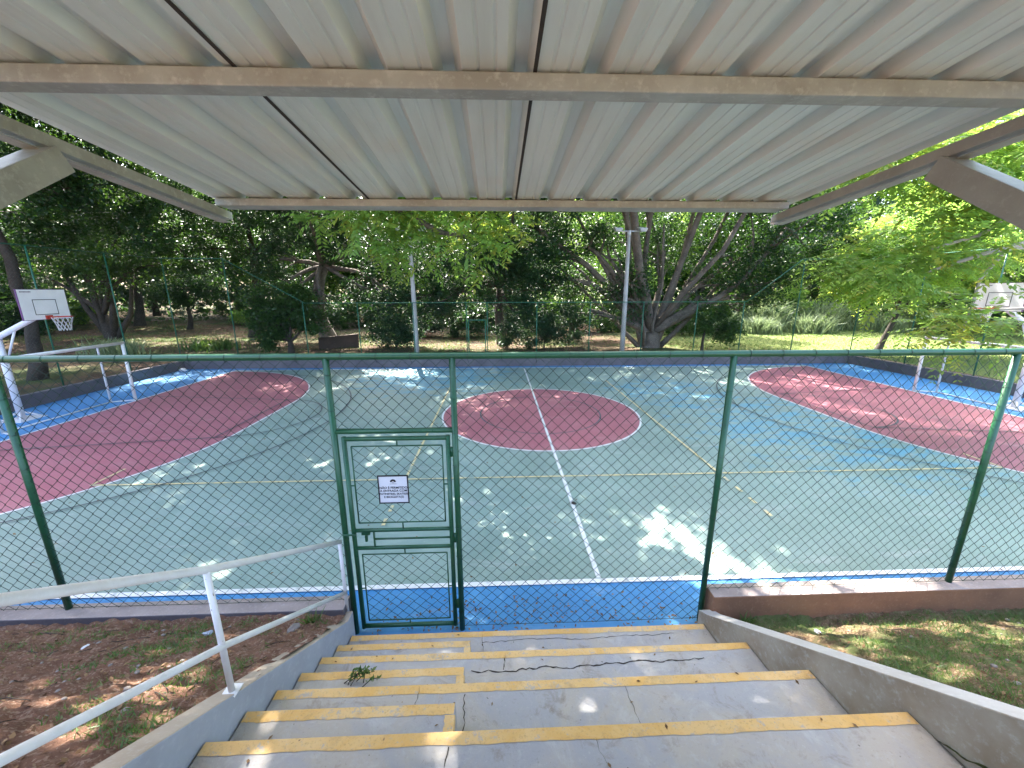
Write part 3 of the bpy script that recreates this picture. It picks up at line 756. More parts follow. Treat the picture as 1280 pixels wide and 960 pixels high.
def hoop(xp, sg, by, label, dz=0.0):
    """xp pole x, sg direction towards the court"""
    h = empty('basketball_hoop', (xp, by, 0), label, 'basketball hoop', 'basketball hoops facing each other')
    b = MB(); b.tube([(xp, by, 0.02), (xp, by, 2.50)], 0.085, 18); b.build('pole', M['pole_white'], h)
    b = MB()
    b.box(xp-0.36, xp+0.36, by-0.36, by+0.36, 0.002, 0.022)
    for a in range(4):
        t = a*math.pi/2+math.pi/4
        b.tube([(xp+0.08*math.cos(t), by+0.08*math.sin(t), 0.22), (xp+0.4*math.cos(t), by+0.4*math.sin(t), 0.03)], 0.03, 6)
    b.build('base_plate', M['pole_white'], h)
    xbrd = xp+sg*1.60
    b = MB(); b.tube([(xp, by, 2.40), (xp+sg*0.03, by, 2.52), (xbrd-sg*0.1, by, 3.22+dz)], [0.085, 0.084, 0.072], 18); b.build('arm', M['pole_white'], h)
    b = MB(); b.tube([(xp+sg*0.12, by, 1.85), (xp+sg*0.55, by, 2.72)], 0.03, 8); b.build('brace', M['pole_white'], h)
    W, z0, z1 = 0.60, 3.04+dz, 3.87+dz
    b = MB(); b.box(min(xbrd, xbrd-sg*0.04), max(xbrd, xbrd-sg*0.04), by-W, by+W, z0, z1); bo = b.build('backboard', M['board'], h)
    # edge band of the board
    b = MB(); xa, xb = sorted((xbrd-sg*0.046, xbrd-sg*0.002))
    b.box(xa, xb, by-W-0.012, by-W-0.001, z0-0.012, z1+0.012); b.box(xa, xb, by+W+0.001, by+W+0.012, z0-0.012, z1+0.012)
    b.box(xa, xb, by-W-0.001, by+W+0.001, z0-0.012, z0-0.001); b.box(xa, xb, by-W-0.001, by+W+0.001, z1+0.001, z1+0.012)
    q = b.build('board_edge', M['board_edge']); q.parent = bo
    xs = xbrd+sg*0.003
    b = MB(); xa, xb = sorted((xs, xs+sg*0.002)); w = 0.016
    ry, rz0, rz1 = 0.30, 3.17+dz, 3.60+dz
    b.box(xa, xb, by-ry, by-ry+w, rz0, rz1); b.box(xa, xb, by+ry-w, by+ry, rz0, rz1); b.box(xa, xb, by-ry+w, by+ry-w, rz1-w, rz1); b.box(xa, xb, by-ry+w, by+ry-w, rz0, rz0+w)
    q = b.build('target_square', M['black']); q.parent = bo
    # small dark unreadable maker's mark in the top corner
    b = MB(); yy = by-W+0.06 if sg > 0 else by+W-0.34
    for kk in range(9):
        o_ = yy+kk*0.03; b.box(xa, xb, o_, o_+0.02, z1-0.075, z1-0.048)
    q = b.build('corner_mark', M['board_edge']); q.parent = bo
    rc = (xbrd+sg*0.38, by, 3.11+dz)
    b = MB(); pts = [(rc[0]+0.225*math.cos(t), rc[1]+0.225*math.sin(t), rc[2]) for t in np.linspace(0, 2*math.pi, 33)]
    b.tube(pts, 0.011, 8, cap=False); xa, xb = sorted((xbrd+sg*0.006, xbrd+sg*0.05))
    b.box(xa, xb, by-0.08, by+0.08, 3.045+dz, 3.15+dz); xa, xb = sorted((xbrd+sg*0.051, xbrd+sg*0.16)); b.box(xa, xb, by-0.06, by+0.06, 3.095+dz, 3.11+dz)
    rim = b.build('rim', M['hoop_red'], h)
    b = MB(); n = 12; lv = [(0.222, 0), (0.19, 0.1), (0.16, 0.2), (0.14, 0.3), (0.125, 0.40)]
    for j in range(len(lv)-1):
        for i in range(n):
            for dlt in (0.5, -0.5):
                t0 = 2*math.pi*(i+0.5*(j % 2))/n; t1 = 2*math.pi*(i+0.5*(j % 2)+dlt)/n
                b.tube([(rc[0]+lv[j][0]*math.cos(t0), rc[1]+lv[j][0]*math.sin(t0), rc[2]-lv[j][1]), (rc[0]+lv[j+1][0]*math.cos(t1), rc[1]+lv[j+1][0]*math.sin(t1), rc[2]-lv[j+1][1])], 0.006, 4, cap=False)
    q = b.build('net', M['net']); q.parent = rim; 
    return h
hoop(-14.6, 1, 11.90, 'white basketball hoop on a cranked pole beside the shaded wood')
hoop(17.12, -1, 11.70, 'white basketball hoop partly behind hanging branches beside the lawn', 0.14)

# ------------------------------------------------------------------ lamp posts
def lamp_post(x, y, label, heads):
    l = empty('lamp_post', (x, y, 0.4), label, 'lamp post', 'lamp posts beyond the back fence')
    b = MB(); b.tube([(x, y, 0.3), (x, y, 3.0), (x-0.02, y, 6.7)], [0.13, 0.115, 0.085], 12); b.build('pole', M['concrete_pole'], l)
    b = MB(); b.tube([(x-0.75, y, 6.72), (x+0.72, y, 6.72)], 0.03, 8); b.tube([(x-0.02, y, 6.5), (x-0.02, y, 6.75)], 0.10, 10); b.build('cross_arm', M['lamp_grey'], l)
    for s in heads:
        xx = x+s*0.62
        b = MB(); b.hexa([(xx-0.15, y-0.28, 6.66), (xx+0.15, y-0.28, 6.66), (xx+0.15, y+0.12, 6.78), (xx-0.15, y+0.12, 6.78)],
                         [(xx-0.2, y-0.34, 6.82), (xx+0.2, y-0.34, 6.82), (xx+0.2, y+0.14, 6.93), (xx-0.2, y+0.14, 6.93)])
        hd = b.build('floodlight', M['lamp_grey'], l, bevel=0.02)
lamp_post(-4.25, 20.5, 'grey lamp post rising into yellow green foliage beyond the low fence', (-1, 1))
lamp_post(6.70, 20.5, 'grey lamp post with twin floodlights before the many stemmed tree', (-1, 1))

# low wall
b = MB(); b.hexa([(-10.7, 23.6, 0.2), (-8.6, 24.4, 0.2), (-8.75, 24.75, 0.2), (-10.85, 23.95, 0.2)], [(-10.7, 23.6, 1.1), (-8.6, 24.4, 1.25), (-8.75, 24.75, 1.25), (-10.85, 23.95, 1.1)])
tag(b.build('low_wall', M['low_wall'], bevel=0.02), 'short brown stained wall under the bushes beyond the low fence', 'wall')

# ------------------------------------------------------------------ shelter roof
SL = 0.0857
def rz(y): return 4.392 + SL*(2.756-y)
sh = empty('shelter', (0.1, -0.6, 2.15), 'pale corrugated metal shelter roof over the stairs on steel tubes', 'shelter')
Y0, Y1 = -2.9, 2.86
def roof_sheet(x0, x1, dz=0.0):
    b = MB(); pitch = 0.2405
    pr = []
    x = x0
    prof = [(0.0, 0), (0.045, 0), (0.049, 0.003), (0.055, 0.003), (0.059, 0), (0.10, 0), (0.104, 0.003), (0.11, 0.003), (0.114, 0), (0.145, 0), (0.172, 0.036), (0.213, 0.036), (0.2405, 0)]
    kk = 0
    while x0+kk*pitch < x1-0.01:
        for (a, h) in prof[:-1]:
            if x0+kk*pitch+a <= x1: pr.append((x0+kk*pitch+a, h))
        kk += 1
    pr.append((x1, 0.0))
    ys = np.linspace(Y0, Y1, 9); vs = []
    for y in ys:
        for (a, h) in pr: vs.append((a, y, rz(y)+h+dz))
    n = len(pr)
    fs = [(j*n+i, j*n+i+1, (j+1)*n+i+1, (j+1)*n+i) for j in range(len(ys)-1) for i in range(n-1)]
    b.add(vs, fs)
    o = b.build('roof_sheet', M['sheet'], sh)
    m = o.modifiers.new('solid', 'SOLIDIFY'); m.thickness = 0.0015; m.offset = 1
    return o
roof_sheet(-1.825, -0.832); roof_sheet(-0.826, 0.130); roof_sheet(0.136, 1.092, 0.0); roof_sheet(1.0935, 2.052)
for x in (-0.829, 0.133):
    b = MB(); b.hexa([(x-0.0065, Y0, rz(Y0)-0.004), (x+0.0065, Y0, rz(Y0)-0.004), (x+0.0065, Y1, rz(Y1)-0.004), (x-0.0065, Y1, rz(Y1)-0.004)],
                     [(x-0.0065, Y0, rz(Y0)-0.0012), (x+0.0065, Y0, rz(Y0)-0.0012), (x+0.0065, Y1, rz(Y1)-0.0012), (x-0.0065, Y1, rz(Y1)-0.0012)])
    b.build('seam_shade_strip', M['crack'], sh)  # dark strip painted in for the shadow gap where the sheets lap
for y, d, h in ((2.76, 0.14, 0.049), (1.463, 0.075, 0.057), (0.15, 0.07, 0.057), (-1.2, 0.07, 0.057), (-2.5, 0.07, 0.057)):
    b = MB(); zt = rz(y)-0.003
    b.box(-1.80 if y > 2 else -1.9, 1.985 if y > 2 else 2.1, y, y+d, zt-h, zt-0.004)
    b.build('purlin', M['beam'], sh, bevel=0.005)
for x in (-1.835, 2.02):
    b = MB(); b.beam((x, Y0, rz(Y0)-0.073), (x, 2.93, rz(2.93)-0.073), 0.055, 0.05)
    b.beam((x-(0.025 if x < 0 else -0.025), Y0, rz(Y0)-0.112), (x-(0.025 if x < 0 else -0.025), 2.93, rz(2.93)-0.112), 0.07, 0.005)
    rf = b.build('rafter', M['beam'] if x < 0 else M['beam2'], sh, bevel=0.003)
    b = MB(); b.beam((x, 1.86, rz(1.86)-0.13), (x, -0.55, 2.72), 0.10, 0.10); b.build('brace', M['beam'] if x < 0 else M['beam2'], sh, bevel=0.004)
    b = MB(); b.box(x-0.06, x+0.06, -0.66, -0.54, 2.1, rz(-0.6)-0.118); b.build('post', M['beam2'], sh, bevel=0.005)
b = MB(); b.box(1.99, 2.05, 2.932, 2.937, rz(2.93)-0.112, rz(2.93)-0.06); b.build('end_cap', M['white_paint'], sh)

# ------------------------------------------------------------------ vegetation
def unit(v): return v/np.maximum(1e-9, np.linalg.norm(v, axis=-1, keepdims=True))

def leaves(centres, L, W, rng, droop=0.35, up=0.8, jl=0.35):
    n = len(centres)
    a = rng.normal(0, 1, (n, 3)); a[:, 2] = a[:, 2]*0.5-droop; a = unit(a)
    nn = rng.normal(0, 1, (n, 3)); nn[:, 2] += up*2; nn = unit(nn - a*(nn*a).sum(1)[:, None])
    b = np.cross(a, nn)
    s = (1+rng.uniform(-jl, jl, n))[:, None]
    c = np.asarray(centres)
    base = c - a*L*0.5*s; tip = c + a*L*0.5*s - nn*L*0.12*s
    mid = c - a*L*0.05*s
    return np.stack([base, mid-b*W*0.5*s, tip, mid+b*W*0.5*s], 1)

def fronds(bases, dirs, L, npairs, ll, lw, rng, mats=1):
    """pinnate leaves: rachis from base along dir, curving down, leaflet pairs each side"""
    n = len(bases)
    d = unit(np.asarray(dirs)); out = []
    side = unit(np.cross(d, np.tile(np.array([0, 0, 1.0]), (n, 1))) + rng.normal(0, 0.15, (n, 3)))
    Ls = L*(1+rng.uniform(-0.3, 0.25, n))
    for k in range(npairs):
        t = (k+1.0)/npairs
        p = bases + d*(Ls*t)[:, None]; p[:, 2] -= 0.32*Ls*t*t
        tang = d.copy(); tang[:, 2] -= 0.64*t; tang = unit(tang)
        for s in (-1, 1):
            a = unit(tang*0.55 + side*s*0.9 + np.array([0, 0, -0.28]) + rng.normal(0, 0.14, (n, 3)))
            nn = unit(np.cross(a, tang)*s + rng.normal(0, 0.2, (n, 3)))
            b = unit(np.cross(a, nn))
            sc = (math.sin(math.pi*(0.18+0.68*t))*(1+rng.uniform(-0.2, 0.2, n)))[:, None]
            mid = p + a*ll*0.45*sc
            out.append(np.stack([p, mid-b*lw*0.5*sc, p+a*ll*sc, mid+b*lw*0.5*sc], 1))
    return np.concatenate(out)

def curve(p, q, rng, sag=0.0, wob=0.12, n=6):
    p = np.array(p, float); q = np.array(q, float); L = np.linalg.norm(q-p)
    ts = np.linspace(0, 1, n); out = []
    o1 = rng.normal(0, wob*L*0.5, 3)
    for t in ts:
        c = p+(q-p)*t + o1*math.sin(math.pi*t); c[2] += sag*L*math.sin(math.pi*t)
        c += rng.normal(0, wob*L*0.06, 3) if 0 < t < 1 else 0
        out.append(c)
    return out

def tree(name, base, trunk_top, r, lobes, label, leafmat, bark, n_clump, n_leaf, L, W, seed, group=None, stems=None, clump_r=0.75, frond=None, cat='tree', limb_r=0.35, up=0.8, sub=4, wob=0.12, hi=None, limbs=True, hleaf=(0.36, 0.21)):
    """lobes: list of (centre, radii). stems: optional list of extra limb paths [(pts, r0, r1)]"""
    rng = np.random.default_rng(seed)
    t = empty(name, base, label, cat, group)
    b = MB()
    base = np.array(base, float); top = np.array(trunk_top, float)
    if r > 0:
        pts = curve(base-np.array([0, 0, 0.2]), top, rng, 0, wob*0.6, 8)
        rad = [r*(1.45 if i == 0 else 1.12 if i == 1 else 1-0.35*i/7) for i in range(8)]
        b.tube(pts, rad, 10)
    for pts, r0, r1 in (stems or []):
        k = len(pts); b.tube(pts, [r0+(r1-r0)*i/(k-1) for i in range(k)], 9)
    C = []
    tot = sum(l[1][0]*l[1][1]*l[1][2] for l in lobes)**1.0
    for c, rr in lobes:
        c = np.array(c, float); rr = np.array(rr, float)
        m = max(3, int(n_clump*(rr.prod()/tot)))
        v = unit(rng.normal(0, 1, (m, 3))); rad = rng.uniform(0.25, 1, m)**0.45
        cl = c + v*rr*rad[:, None]*(1+rng.uniform(-0.18, 0.18, m))[:, None]
        C.append(cl)
        if r > 0 and limbs:
            lr = r*limb_r*(0.7+0.5*rng.random())
            lp = curve(top, c, rng, 0.06, wob)
            b.tube(lp, [lr*(1-0.65*i/5)+0.012 for i in range(6)], 7)
            for q in cl[rng.choice(m, min(m, sub), replace=False)]:
                b.tube(curve(lp[3+rng.integers(0, 3)], q, rng, 0.05, wob, 5), [lr*0.32*(1-0.75*i/4)+0.006 for i in range(5)], 5)
    C = np.concatenate(C)
    b.build('trunk', bark, t)
    cr = clump_r*(0.6+0.8*rng.random(len(C)))
    idx = rng.integers(0, len(C), n_leaf)
    if frond:
        off = rng.normal(0, 0.5, (n_leaf, 3))*cr[idx][:, None]
        dirs = off + rng.normal(0, 0.35, (n_leaf, 3)); dirs[:, 2] = dirs[:, 2]*0.5+0.05
        V = fronds(C[idx]+off, dirs, frond[0], frond[1], L, W, rng)
        mats = leafmat if isinstance(leafmat, list) else [leafmat]
        mi = None
        if len(mats) > 1:
            ch = (rng.random(len(C)) < 0.22).astype(np.int32)[idx]
            mi = np.tile(ch, frond[1]*2)
        Vlist, milist = V, mi
    else:
        off = rng.normal(0, 0.48, (n_leaf, 3))*cr[idx][:, None]; off[:, 2] *= 0.75
        Vlist, milist, mats = leaves(C[idx]+off, L, W, rng, up=up), None, [leafmat]
    if hi:        # upper crown lobes, mostly out of view, added to shade the court
        for c, rr, m, nl in hi:
            v = unit(rng.normal(0, 1, (m, 3)))*rng.uniform(0.15, 1, m)[:, None]**0.4
            cl = np.array(c)+v*np.array(rr)
            ix = rng.integers(0, m, nl)
            V2 = leaves(cl[ix]+rng.normal(0, 0.42, (nl, 3)), hleaf[0], hleaf[1], rng, up=1.2)
            if milist is not None: milist = np.concatenate([milist, np.zeros(nl, np.int32)])
            Vlist = np.concatenate([Vlist, V2])
    quads('crown', Vlist, mats, t, milist)
    return t

G1 = 'trees around the court'
# the big many stemmed tree
def stem(pts, r0, r1): return (pts, r0, r1)
fy = 23.6
st = []
def P(x, z, y=fy): return (x, y, z)
for pts, r0, r1 in (
    ([P(9.0, .3), P(8.6, 1.6), P(7.6, 3.2), P(5.7, 6.0, 23.2), P(4.2, 8.2, 22.6)], .30, .09),
    ([P(9.2, .3), P(8.7, 2.2, 24), P(8.15, 5.0, 24.4), P(7.7, 9.0, 24.6), P(7.4, 13.5, 24.5)], .34, .14),
    ([P(9.4, .3), P(9.2, 2.4, 23.9), P(8.9, 5.5, 24.2), P(9.1, 9.0, 24), P(9.7, 13.0, 24)], .30, .12),
    ([P(9.5, .3), P(9.9, 2.4, 23.5), P(10.6, 4.8, 23.3), P(11.5, 8.2, 23.0), P(12.0, 12.5, 22.4)], .38, .15),
    ([P(9.7, .3), P(10.4, 2.0, 23.8), P(11.8, 4.4, 24.2), P(13.2, 6.8, 24.4), P(14.5, 10.5, 24)], .30, .10),
    ([P(9.9, .3), P(10.8, 1.3, 23.4), P(12.0, 2.6, 23.4), P(13.4, 4.4, 23.4), P(14.6, 6.6, 22.8)], .28, .09),
    ([P(9.6, .3), P(10.3, 2.2, 23.9), P(11.0, 4.6, 24.1), P(11.6, 8.0, 24.2), P(11.9, 12, 24)], .26, .10),
    ([P(8.9, .3), P(8.0, 1.2, 23.9), P(6.9, 2.4, 24.3), P(5.2, 4.0, 24.6), P(3.4, 5.6, 24.4)], .24, .07),
    ([P(9.0, .3, 23.3), P(8.9, 1.4, 23.2), P(8.2, 3.6, 22.9), P(7.9, 6.6, 22.4)], .16, .06),
    ([P(9.5, .3, 23.3), P(9.35, 1.8, 23.2), P(9.6, 4.1, 22.9), P(9.2, 7.4, 22.4)], .18, .06),
): st.append((pts, r0*0.66, r1*0.8))
tree('spreading_tree', (9.4, 23.6, 0.4), (9.4, 23.6, 1.3), 0.62, [((6.6, 23.4, 5.6), (1.6, 0.8, 1.2)), ((10.3, 24.6, 6.2), (2.2, 0.8, 1.8)), ((8.3, 23.2, 5.4), (0.8, 0.6, 0.9)), ((13.4, 22.6, 5.6), (2.2, 1.2, 1.8)), ((14.6, 22.6, 3.6), (1.6, 0.9, 0.9)), ((5.2, 22.8, 6.2), (1.7, 1.0, 1.6)), ((7.6, 22.3, 4.2), (0.8, 0.6, 0.8)), ((6.4, 23.0, 4.0), (1.0, 0.7, 0.8)), ((5.6, 23.8, 2.7), (1.3, 0.9, 0.9)), ((14.8, 23.6, 2.6), (1.2, 0.8, 0.7)), 
    ((2.2, 23, 7.2), (3.2, 2.6, 2.6)), ((4.5, 22, 11.5), (4.0, 4.5, 3.0)), ((7.8, 23, 15.0), (5, 4, 3.0)), ((14.2, 22, 11.5), (4.0, 4.0, 3.2)),
    ((16.2, 22.5, 7.2), (3.2, 2.8, 2.5)), ((9.5, 26.2, 9.0), (5, 1.6, 4)), ((15.5, 22.5, 4.2), (2.4, 1.8, 1.3)), ((3.8, 24.4, 4.6), (2.3, 1.5, 1.6)), ((6.5, 19, 13.0), (3.5, 2.5, 1.8)), ((7.6, 22.6, 3.4), (0.9, 0.7, 1.3)), ((12.0, 23.2, 3.5), (1.0, 0.6, 0.7))],
    'huge spreading tree with many pale grey stems fanning out from one base', M['leaf_ficus'], M['bark_pale'], 760, 150000, 0.17, 0.085, 3, G1, st, 0.85, hi=[((5.0, 19.5, 15), (5, 5, 2.2), 110, 8500), ((5.2, 15.0, 11.6), (4.5, 3.5, 1.0), 80, 5600), ((15.5, 19.5, 12.0), (2.5, 2.5, 0.8), 25, 1700), ((3.4, 17.5, 12.5), (3, 3.4, 1.2), 55, 4000)])

# dark trees on the left
tree('shade_tree', (-18.6, 16.0, 0.4), (-18.9, 16.0, 7.5), 0.23, [((-18.5, 15.0, 9.5), (3.5, 4, 2.6)), ((-17, 18.0, 7.6), (2.6, 2.6, 2.2)), ((-20.5, 17.5, 6.2), (2.2, 2.5, 2.2)), ((-15.0, 15.5, 12.5), (4.5, 5, 2.4)), ((-21.5, 14, 4.8), (1.8, 1.8, 1.8))],
     'dark thick trunked tree at the tall fence behind the cranked hoop', M['leaf_ficus'], M['bark'], 300, 76000, 0.16, 0.08, 21, G1, hi=[((-16, 15, 12.5), (5, 6, 1.6), 100, 8000), ((-15, 22, 13.5), (5, 5, 1.6), 80, 6000), ((-20, 18.5, 18.5), (6, 6, 3.0), 140, 10000)])
tree('forked_tree', (-28.0, 29.5, 0.5), (-28.4, 29.5, 2.2), 0.42, [((-29, 28.5, 8), (4, 3, 3)), ((-24.5, 28, 7.6), (3.2, 3, 2.4)), ((-28, 28, 12.5), (6, 5, 3.4)), ((-31.5, 29, 5.2), (2.4, 2.4, 1.8)), ((-25.5, 27.5, 5.0), (2.4, 1.8, 1.2)), ((-22.5, 28, 5.6), (2.2, 1.8, 1.3))],
     'dark tree forking low into several leaning stems behind the white goal', M['leaf_mid'], M['bark'], 300, 72000, 0.19, 0.095, 22, G1,
     [([(-28.1, 29.4, 0.4), (-29.1, 29.2, 2.6), (-30.0, 29, 5.5)], .25, .1), ([(-27.9, 29.4, 0.4), (-27.3, 29.2, 3.0), (-27.2, 29, 6.5)], .26, .1), ([(-27.8, 29.5, 0.5), (-26.4, 29.4, 2.2), (-25.2, 29, 5.4)], .22, .08), ([(-28.2, 29.4, 0.4), (-28.5, 29.2, 3.5), (-28.2, 29, 7)], .22, .1)])
tree('slim_tree', (-33.5, 38.0, 0.6), (-33.0, 38, 6.5), 0.36, [((-32, 37, 9), (4, 3.5, 3.4)), ((-35.5, 38, 7.5), (3, 3, 2.4))],
     'slim straight dark trunk standing between the forked tree and the bright clearing', M['leaf_mid'], M['bark'], 150, 34000, 0.22, 0.11, 23, G1)
tree('round_tree', (-27.5, 36.0, 0.6), (-27.3, 36, 2.4), 0.22, [((-27.3, 35.8, 3.9), (2.4, 2, 1.3)), ((-25.6, 36, 4.6), (1.6, 1.6, 1.2))],
     'small low dark crowned tree on a thin trunk in the clearing', M['leaf_ficus'], M['bark'], 70, 11000, 0.18, 0.09, 24, G1)
tree('leaning_tree', (-18.8, 31.0, 0.5), (-18.0, 31, 6.6), 0.38, [((-18.5, 29.5, 9.2), (4, 3.5, 3)), ((-14.8, 29.5, 8.6), (2.6, 2.6, 2.2)), ((-21.5, 30, 8.0), (2.5, 2.5, 2)), ((-17.5, 27, 13.5), (6, 6, 3.0)), ((-19.8, 30.5, 5.4), (1.6, 1.4, 1.2)), ((-15.4, 28.5, 4.8), (2.4, 1.5, 1.4)), ((-20.5, 27.5, 6.4), (2.6, 1.8, 1.4))],
     'dark trunked tree splitting into two limbs above the fence corner', M['leaf_ficus'], M['bark'], 350, 84000, 0.18, 0.09, 25, G1)
tree('thick_tree', (-11.5, 27.2, 0.4), (-11.3, 27, 5.4), 0.46, [((-12, 25.5, 8.0), (3, 2.6, 2.4)), ((-8.6, 26, 7.4), (2.8, 2.4, 2.2)), ((-11, 23.5, 13), (6, 5, 3)), ((-6.8, 25.5, 5.4), (2.0, 1.6, 1.4)), ((-8.2, 25.2, 4.0), (1.9, 1.2, 1.1)), ((-6.4, 25.2, 3.4), (1.4, 1.0, 0.9)), ((-12.8, 25.2, 4.4), (1.6, 1.2, 1.0)), ((-11.0, 25.6, 3.0), (1.5, 1.0, 1.1)), ((-13.8, 26, 3.2), (1.5, 1.0, 1.1)), ((-13.6, 26, 5.8), (1.6, 1.6, 1.4)), ((-9.5, 20.5, 10.5), (3.5, 2.4, 1.8))],
     'thick short greyish trunk with dense dark crown beyond the low fence', M['leaf_blue'], M['bark_pale'], 460, 102000, 0.165, 0.08, 26, G1, hi=[((-9, 20, 14), (6.5, 6, 2.0), 140, 11000), ((-8, 15, 11.4), (6, 4.5, 1.0), 100, 7500), ((-15, 25, 19.5), (6, 5, 3), 120, 9000)])
tree('leaning_shrub_tree', (-11.2, 21.2, 0.4), (-11.0, 21.0, 1.2), 0.20, [((-11.6, 20.9, 2.6), (1.2, 0.9, 1.0)), ((-10.6, 21.0, 3.5), (0.9, 0.8, 0.7)), ((-12.0, 21.2, 1.4), (0.9, 0.7, 0.7)), ((-9.9, 21.1, 2.3), (0.8, 0.7, 0.8)), ((-12.4, 20.9, 3.6), (0.7, 0.7, 0.5))],
     'bushy small tree leaning over the sloping end of the low fence', M['leaf_mid'], M['bark'], 110, 15000, 0.14, 0.075, 27, G1, None, 0.42, up=0.5)
tree('drooping_tree', (0.4, 25.5, 0.4), (0.2, 25.3, 4.2), 0.32, [((-1.8, 24.2, 6.6), (3.4, 2.2, 2.8)), ((1.8, 23.6, 6.2), (2.8, 1.8, 2.6)), ((-2.2, 22.5, 11.5), (5, 5, 3)), ((0.8, 23.4, 3.6), (2.4, 1.2, 1.4)), ((-2.6, 24.0, 3.3), (1.8, 1.0, 1.2)), ((-4.8, 24.2, 3.4), (1.6, 1.0, 1.0)), ((-6.4, 23.6, 3.0), (1.6, 0.9, 1.0)), ((-3.2, 23.4, 3.2), (1.7, 0.9, 1.1)), ((0.9, 23.0, 2.7), (1.7, 0.8, 0.9)), ((3.2, 23.2, 4.0), (1.5, 0.8, 1.0)), ((-4.8, 24.6, 4.6), (1.8, 1.3, 1.5)), ((1.0, 19.5, 11.8), (4, 2.6, 1.6))],
     'dense dark tree hanging low between the two lamp posts', M['leaf_blue'], M['bark'], 600, 124000, 0.165, 0.08, 28, G1, hi=[((0.8, 20.5, 15), (4.2, 4.5, 2), 90, 7500), ((-1.9, 16.3, 11.5), (2.1, 1.7, 0.6), 28, 1700)])
# thicket under it
tree('dark_thicket', (2.8, 23.0, 0.4), (2.8, 23, 1.0), 0.06, [((2.0, 23.2, 1.6), (1.7, 0.8, 1.1)), ((4.0, 23.6, 1.9), (1.4, 0.8, 1.3)), ((0.6, 23.6, 1.3), (0.9, 0.7, 0.8))],
     'dark shaggy thicket behind the low fence beside the twin lamp post', M['leaf_blue'], M['bark'], 100, 13000, 0.22, 0.04, 29, 'shrubs beyond the court', None, 0.5, cat='shrub')
tree('twin_stem_tree', (5.5, 29, 0.4), (5.2, 29, 3.0), 0.15, [((5.2, 28.5, 4.8), (2, 1.5, 1.4)), ((6.6, 29, 4.2), (1.5, 1.2, 1.0))],
     'small dark tree with two thin stems seen behind the twin lamp post', M['leaf_mid'], M['bark'], 60, 9000, 0.17, 0.085, 30, G1, [([(5.5, 29, .4), (6.2, 29, 2.2), (6.6, 29, 4)], .13, .05)])
tree('sapling', (11.9, 22.0, 0.4), (11.95, 22.0, 1.6), 0.09, [((11.9, 21.9, 2.2), (0.8, 0.7, 0.6)), ((13.2, 22.0, 1.5), (1.0, 0.7, 0.6)), ((12.4, 21.8, 2.7), (0.8, 0.6, 0.4))],
     'leafy sapling between the many stemmed tree and the bright lawn', M['leaf_mid'], M['bark'], 70, 7000, 0.14, 0.075, 31, G1, None, 0.38)
# right side: small feathery tree outside the fence
tree('feathery_tree', (21.6, 21.2, 0.4), (22.4, 21.2, 2.6), 0.17, [((20.8, 20.6, 5.2), (3.0, 2.0, 0.9)), ((23.6, 20.8, 5.8), (2.6, 2.0, 1.0)), ((18.6, 20.0, 4.6), (1.8, 1.4, 0.6)), ((21.4, 20.2, 6.6), (2.6, 1.8, 0.7))],
     'small slanting tree with feathery sunlit fronds on the lawn edge', [M['leaf_bright'], M['leaf_gold']], M['bark'], 150, 2500, 0.32, 0.11, 32, G1, None, 0.8, frond=(1.2, 8), sub=6)
# near right tree whose limbs hang in front of the hoop
lim = [([(19.9, 9.6, 0.4), (19.4, 9.8, 3.0), (17.8, 10.2, 4.9), (15.6, 10.4, 5.2), (14.18, 10.5, 5.0), (13.19, 10.5, 4.77), (11.69, 10.5, 4.29)], .20, .03),
       ([(15.0, 10.45, 5.08), (13.73, 10.5, 4.83), (13.22, 10.5, 4.1), (13.1, 10.45, 3.1), (12.98, 10.4, 2.68)], .055, .018),
       ([(18.8, 10.0, 3.9), (16.5, 10.6, 5.6), (13.54, 10.5, 5.67), (12.83, 10.5, 5.21), (11.42, 10.5, 4.82)], .11, .03),
       ([(16.4, 10.6, 5.6), (14.2, 10.6, 7.0), (11.5, 10.8, 7.6)], .08, .03),
       ([(17.5, 10.3, 4.9), (16.4, 10.5, 3.7), (14.7, 10.5, 3.3), (13.5, 10.5, 3.25)], .08, .02)]
tree('hanging_branch_tree', (19.9, 9.6, 0.4), (19.9, 9.6, 1.0), 0.26, [((12.6, 10.5, 3.0), (0.95, 0.7, 0.42)), ((13.1, 10.4, 2.65), (0.55, 0.5, 0.28)), ((11.0, 10.6, 4.6), (1.3, 0.9, 0.5)), ((12.3, 10.6, 5.5), (1.2, 0.9, 0.5)), ((10.0, 10.8, 4.5), (0.8, 0.7, 0.25)), ((11.5, 10.8, 7.4), (2.2, 1.6, 0.8)), ((13.2, 10.5, 6.4), (1.4, 1.0, 0.5)), ((11.9, 10.5, 3.6), (0.7, 0.6, 0.35))],
     'yellow green feathery tree whose limbs hang over the court before the lawn side hoop', [M['leaf_bright'], M['leaf_gold']], M['bark_light'], 140, 900, 0.25, 0.09, 33, G1, lim, 0.55, frond=(0.85, 8), limbs=False, hi=[((14.5, 6.0, 11), (3.5, 3.5, 0.9), 50, 3400)])
